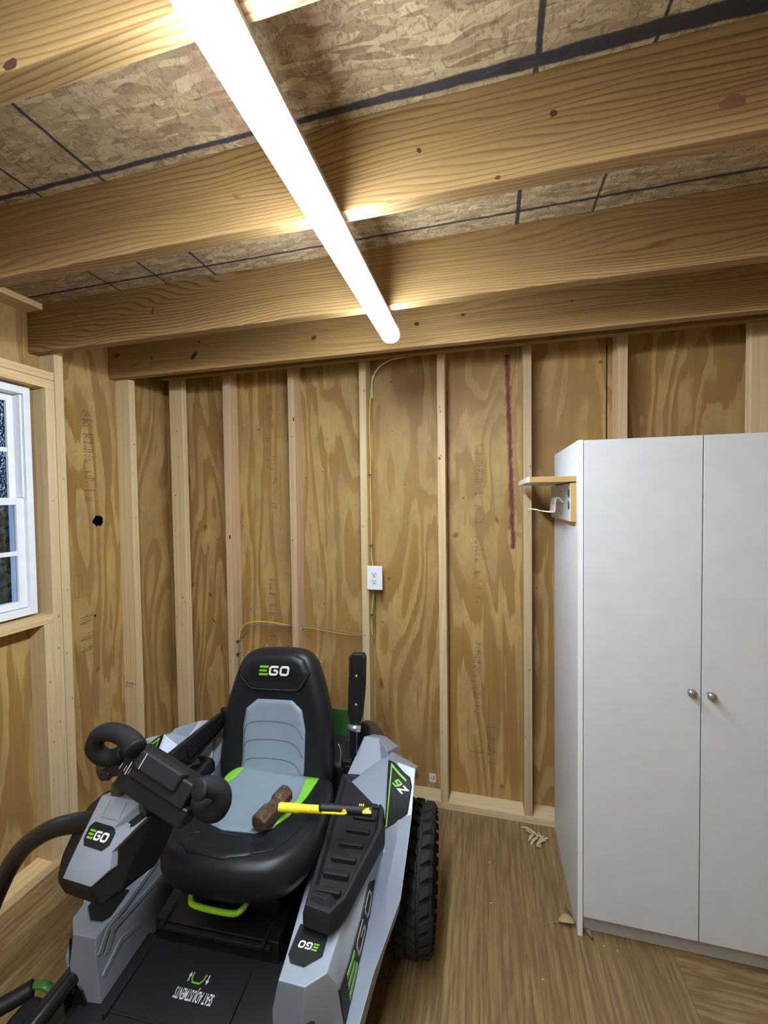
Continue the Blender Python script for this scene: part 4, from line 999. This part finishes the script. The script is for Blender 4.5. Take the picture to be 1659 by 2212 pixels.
lathe('pivot_bolt', [(-.025, .012), (.025, .012)], (.255, .125, .700), (1, 0, 0), STEEL, MR, 12)
lathe('pivot_bolt', [(-.025, .012), (.025, .012)], (-.305, .155, .705), (1, 0, 0), BLK, MR, 12)
tube('wire_clip', [(.205, .08, .66), (.215, .075, .64), (.213, .07, .60), (.20, .07, .575)], .0018, STEEL, MR, 6, 4)

# ---- steering console on its swing arm
tube('console_arm', [(-.62, -.80, .17), (-.69, -.72, .20), (-.71, -.58, .28), (-.66, -.51, .37), (-.615, -.505, .475), (-.56, -.505, .575), (-.50, -.505, .655), (-.42, -.50, .712), (-.345, -.49, .735), (-.27, -.47, .735)], .0235, GLOSS, MR, 16, 6)
def W3(l): return [V(p) for p in l]
# head body (black) as loft along the slope; face points from the picture in the plane y=-.5 tilted back
con = loft('console_body', [
    [(-.346, -.535, .632), (-.322, -.545, .598), (-.207, -.550, .590), (-.176, -.525, .610), (-.160, -.42, .585), (-.30, -.42, .59)],
    [(-.360, -.520, .668), (-.335, -.553, .640), (-.222, -.562, .640), (-.172, -.500, .650), (-.140, -.39, .640), (-.31, -.39, .65)],
    [(-.370, -.475, .700), (-.312, -.540, .678), (-.232, -.552, .682), (-.148, -.470, .715), (-.128, -.37, .690), (-.31, -.38, .70)],
    [(-.352, -.445, .748), (-.290, -.492, .760), (-.150, -.480, .765), (-.130, -.440, .765), (-.125, -.37, .735), (-.30, -.37, .75)],
    [(-.300, -.440, .790), (-.278, -.458, .796), (-.150, -.460, .800), (-.130, -.440, .775), (-.130, -.39, .765), (-.28, -.38, .78)]], BLK, MR, .008)
_F = [V(p) for p in ((-.281, -.470, .803), (-.148, -.475, .811), (-.128, -.455, .776), (-.157, -.492, .749), (-.195, -.528, .711), (-.234, -.550, .688), (-.305, -.545, .681), (-.300, -.512, .726))]
_L = [V(p) for p in ((-.223, -.562, .649), (-.317, -.553, .647), (-.190, -.540, .677))]
vs_f = _F+_L; back = [p+V((.01, .07, -.02)) for p in vs_f]
faces_ = [(0, 7, 6, 5, 4, 3, 2, 1), (6, 9, 8, 5), (5, 8, 10, 4)]
loop = [0, 1, 2, 3, 4, 10, 8, 9, 6, 7]
faces_ += [(a, b, b+11, a+11) for a, b in zip(loop, loop[1:]+loop[:1])]+[tuple(i+11 for i in loop)]
# triangulate the broad face about its middle so it stays crisp
vs_f2 = vs_f+back; mid = sum(_F, V())/8; vs_f2.append(mid+V((.0, -.004, .002))); mi = len(vs_f2)-1
faces_ = [(mi, a, b) for a, b in zip(range(8), list(range(1, 8))+[0])]+faces_[1:]
face = mesh('console_cover', vs_f2, faces_, SILV, MR, bevel=.003)
FO = V((-.283, -.520, .722)); FX = V((1, -.05, -.02)).normalized(); FY = V((.18, .55, .80)).normalized()
FY = (FY-FX*FY.dot(FX)).normalized(); FN = FX.cross(FY)
dec2 = [(-.006, .004), (.004, -.009), (.064, -.010), (.077, .003), (.079, .028), (.068, .040), (.010, .041), (-.002, .030)]
lg_o = V((-.300, -.60, .688)); gx = V((.104, -.006, -.018)); 
def fdrape(name, pts2, mat, off, th, vf=None, cuts=2):
    vf = vf or (pts2, [tuple(range(len(pts2)))])
    return place2d(name, vf, FO, FX, FY, mat, face, th, off, face, cuts)
n_ = len(dec2)
ctr = (sum(p[0] for p in dec2)/n_, sum(p[1] for p in dec2)/n_)
fan = ([ctr]+dec2, [(0, i+1, (i+1) % n_+1) for i in range(n_)])
fdrape('logo_plate', None, DECAL, .0006, .0012, fan, 3)
def tr2(vf, s_, dx, dy): return [(x*s_+dx, y*s_+dy) for x, y in vf[0]], vf[1]
for L_, m_ in ((LOGO_E, LIME), (LOGO_G, LOGOW), (LOGO_O, LOGOW)): fdrape('logo_letter', None, m_, .0024, .001, tr2(L_, .0195, .002, .006), 2)
place2d('raised_lip', stroke2d([(.004, .036), (-.004, 0), (.050, 0), (.056, .036)], .004), FO+FX*.028+FY*.056, FX, FY, SILV, face, .003, .0006, face, 2)
# steering head: box turned about 24 degrees, grips on either side
HX = V((.92, -.06, -.36)).normalized(); HY = V((.30, .45, .84)); HY = (HY-HX*HY.dot(HX)).normalized(); HZ = HX.cross(HY)
HC = V((-.103, -.450, .868))
hb = fbox('steering_head', HC, HX, HY, HZ, .205, .060, .085, BLK, MR, .006)
fbox('head_cover', HC+HY*.018+HZ*.040, HX, HY, HZ, .150, .050, .030, BLK2, hb, .006, .86)
fbox('head_cover', HC-HX*.085+HY*.020+HZ*.030, HX, HY, HZ, .050, .045, .030, BLK2, hb, .005, .85)
fbox('head_skirt', HC-HY*.045+HX*.01, HX, HY, HZ, .215, .045, .070, GLOSS, hb, .006)
for dx, L_ in ((-.060, .030), (-.035, .036)):
    fbox('light_line', HC+HX*(dx-.01)+HY*(-.008 if dx < -.05 else .020)+HZ*.0565, HX, HY, HZ, .0015, L_, .001, LOGOW, hb)
for i in range(3): fbox('light_line', HC+HX*(-.098+i*.014)+HY*-.018+HZ*.0432, HX, HY, HZ, .0012, .014, .001, LOGOW, hb)
tube('steering_stem', [HC-HY*.03, HC-HY*.09+Y_*.03, (-.16, -.42, .78)], .03, GLOSS, MR, 12, 3)
boxes('wiring_clamp', [(-.275, -.215, -.46, -.42, .850, .885), (-.295, -.262, -.465, -.43, .838, .862)], GLOSS, MR, .006)
boxes('wiring_clamp', [(-.045, .0, -.475, -.435, .790, .812), (-.015, .028, -.465, -.42, .785, .803)], GLOSS, MR, .006)
g1 = tube('hand_grip', [(-.232, -.445, .912), (-.258, -.452, .898), (-.284, -.462, .905), (-.297, -.470, .932), (-.284, -.470, .964), (-.248, -.474, .982), (-.206, -.478, .982), (-.170, -.484, .970), (-.152, -.490, .962)], lambda t: .0215+.003*min(1, max(0, (t-.45)*2.2)), FOAM, MR, 16, 6)
lathe('grip_end', [(-.004, .0262), (.004, .0262), (.007, .022)], (-.150, -.492, .961), (.80, -.42, -.42), BLK2, g1, 20)
tube('grip_stalk', [HC-HX*.09, (-.235, -.445, .910)], .016, BLK, g1, 12, 1)
g2 = tube('hand_grip', [(-.005, -.452, .825), (.025, -.468, .806), (.062, -.478, .812), (.082, -.480, .840), (.080, -.484, .872), (.060, -.500, .892), (.050, -.512, .894)], lambda t: .0235, FOAM, MR, 16, 6)
lathe('grip_end', [(-.004, .0250), (.004, .0250), (.007, .021)], (.049, -.516, .895), (-.30, -.85, .40), BLK2, g2, 20)
tube('grip_stalk', [HC+HX*.09, (.0, -.455, .828)], .016, BLK, g2, 12, 1)
lathe('horn_disc', [(0, .034), (.006, .035)], (-.300, -.435, .858), (-.25, -.9, .2), plain('tan_plastic_disc', (.10, .075, .05), .35), MR, 28)
loft('hinge_tab', [[(-.255, -.468, .80), (-.225, -.468, .80), (-.225, -.45, .80), (-.255, -.45, .80)], [(-.255, -.466, .835), (-.215, -.466, .835), (-.215, -.45, .835), (-.255, -.45, .835)]], plain('olive_metal_tab', (.09, .075, .045), .4, .5), MR, .003)

prism('vent_slot', [(-.430, -.436, .36), (-.405, -.460, .375), (-.407, -.462, .24), (-.432, -.438, .22)], (-.004, -.004, 0), GLOSS, FEL)
# ---- left nose details: caster lever, green bracket and foot roller
tube('foot_lever', [(-.395, -.478, .265), (-.425, -.500, .272), (-.445, -.505, .285), (-.475, -.510, .285)], .012, plain('green_lever', (.04, .16, .02), .4), MR, 10, 5, flat=.6)
tube('lever_grip', [(-.47, -.515, .285), (-.50, -.545, .28), (-.56, -.60, .275)], .020, BLK, MR, 14, 3)
box('caster_cover', -.47, -.40, -.60, -.52, .22, .285, BLK, MR, .02)
box('orange_tag', -.31, -.305, -.62, -.54, .235, .25, plain('orange_plastic', (.5, .13, .02), .5), MR)
prism('nose_cutout', [(-.422, -.4745, .16), (-.338, -.4855, .16), (-.338, -.4855, .235), (-.352, -.484, .265), (-.38, -.480, .28), (-.408, -.4765, .265), (-.422, -.4745, .235)], (0, .004, 0), GLOSS, FEL)

# ================================================================ HAMMER
mw_root = Matrix.Translation((-.74, -.70, 0)) @ Matrix.Rotation(math.radians(3), 4, 'Z')
def wl(p): return mw_root @ V(p)
ham = empty('hammer', wl((.10, -.21, .60)), 0, 'old sledge hammer with a chipped yellow and black handle on the mower seat', 'hammer')
hl = lambda p: wl(p)-wl((.10, -.21, .60))
RUSTY = NT('rusty_hammer_steel'); nz_ = RUSTY.noise(RUSTY.coord((1, 1, 1)), 60, 5, .7)
RUSTY = RUSTY.out(RUSTY.ramp(nz_, [(.3, (.05, .032, .022)), (.55, (.13, .085, .05)), (.75, (.26, .20, .14))]), .5, .5)
YELH = NT('chipped_yellow_fibreglass'); ny = YELH.noise(YELH.coord((1, 1, 1)), 140, 4, .7)
YELH = YELH.out(YELH.ramp(ny, [(.30, (.10, .07, .01)), (.38, (.80, .60, .01)), (.8, (.88, .70, .02))]), .5)
h0, h1 = V((.100, -.238, .626)), V((.388, -.160, .606))
hd0, hd1 = V((.070, -.283, .625)), V((.098, -.145, .625))
ua = (hd1-hd0).normalized(); un = Z_.copy(); uc = ua.cross(un)
vs = []; fs = []
prof_ = [(-.004, .022), (.002, .0285), (.046, .0285), (.058, .022), (.084, .022), (.096, .0285), (.134, .0285), (.140, .022)]
for (t, r_) in prof_:
    for k_ in range(8):
        a = math.pi/8+math.pi/4*k_; vs.append(hl(hd0+ua*t+(uc*math.cos(a)+un*math.sin(a))*r_))
for i in range(len(prof_)-1):
    for k_ in range(8): fs.append((i*8+k_, i*8+(k_+1) % 8, (i+1)*8+(k_+1) % 8, (i+1)*8+k_))
fs += [tuple(range(8)), tuple((len(prof_)-1)*8+k_ for k_ in range(8))]
mesh('hammer_head', vs, fs, RUSTY, ham, bevel=.002)
hs = hd0+ua*.071
tube('handle', [hl(hs+(h1-hs)*t) for t in (0, .08, .2, .35, .48, .52)], lambda t: .0165 if t < .12 else (.0135 if t < .5 else .012), YELH, ham, 14, 3)
gr = [hs+(h1-hs)*t for t in (.46, .52, .70, .86, .98, 1.0)]
tube('rubber_grip', [hl(p+V((0, .003, .003))) for p in gr], lambda t: .0125 if t < .06 else (.0150 if t < .8 else .0170), BLK, ham, 16, 3)
ug = (h1-hs).normalized(); uz = ug.cross(Z_).cross(ug).normalized()*-1
side = Z_.cross(ug).normalized()
flk = [(.0, -.0095), (.04, -.008), (.06, -.009), (.065, -.006), (.073, -.0055), (.078, -.009), (.07, -.0140), (.0, -.0145)]
vq = [hl(hs+(h1-hs)*.50+ug*x+Z_*.0105+side*y-Z_*(0.0 if y > -.008 else .009)-side*.004) for x, y in flk]
prism('yellow_core', vq, Z_*.003, YELH, ham)
vq = [hl(h1+ug*x+side*y+Z_*.0155-Z_*(0.0 if y > -.010 else .008)) for x, y in [(-.030, -.010), (-.018, -.007), (-.008, -.002), (-.002, .006), (-.001, -.016), (-.028, -.017)]]
prism('yellow_core', vq, Z_*.003, YELH, ham)
boxes_ = []
for dx in (-.040, -.034, -.028): place2d('yellow_mark', rect2(0, .0035, -.004, .006), hl(h1+ug*dx+Z_*.0187+side*.003), ug, side, YELH, ham, .001, .0)
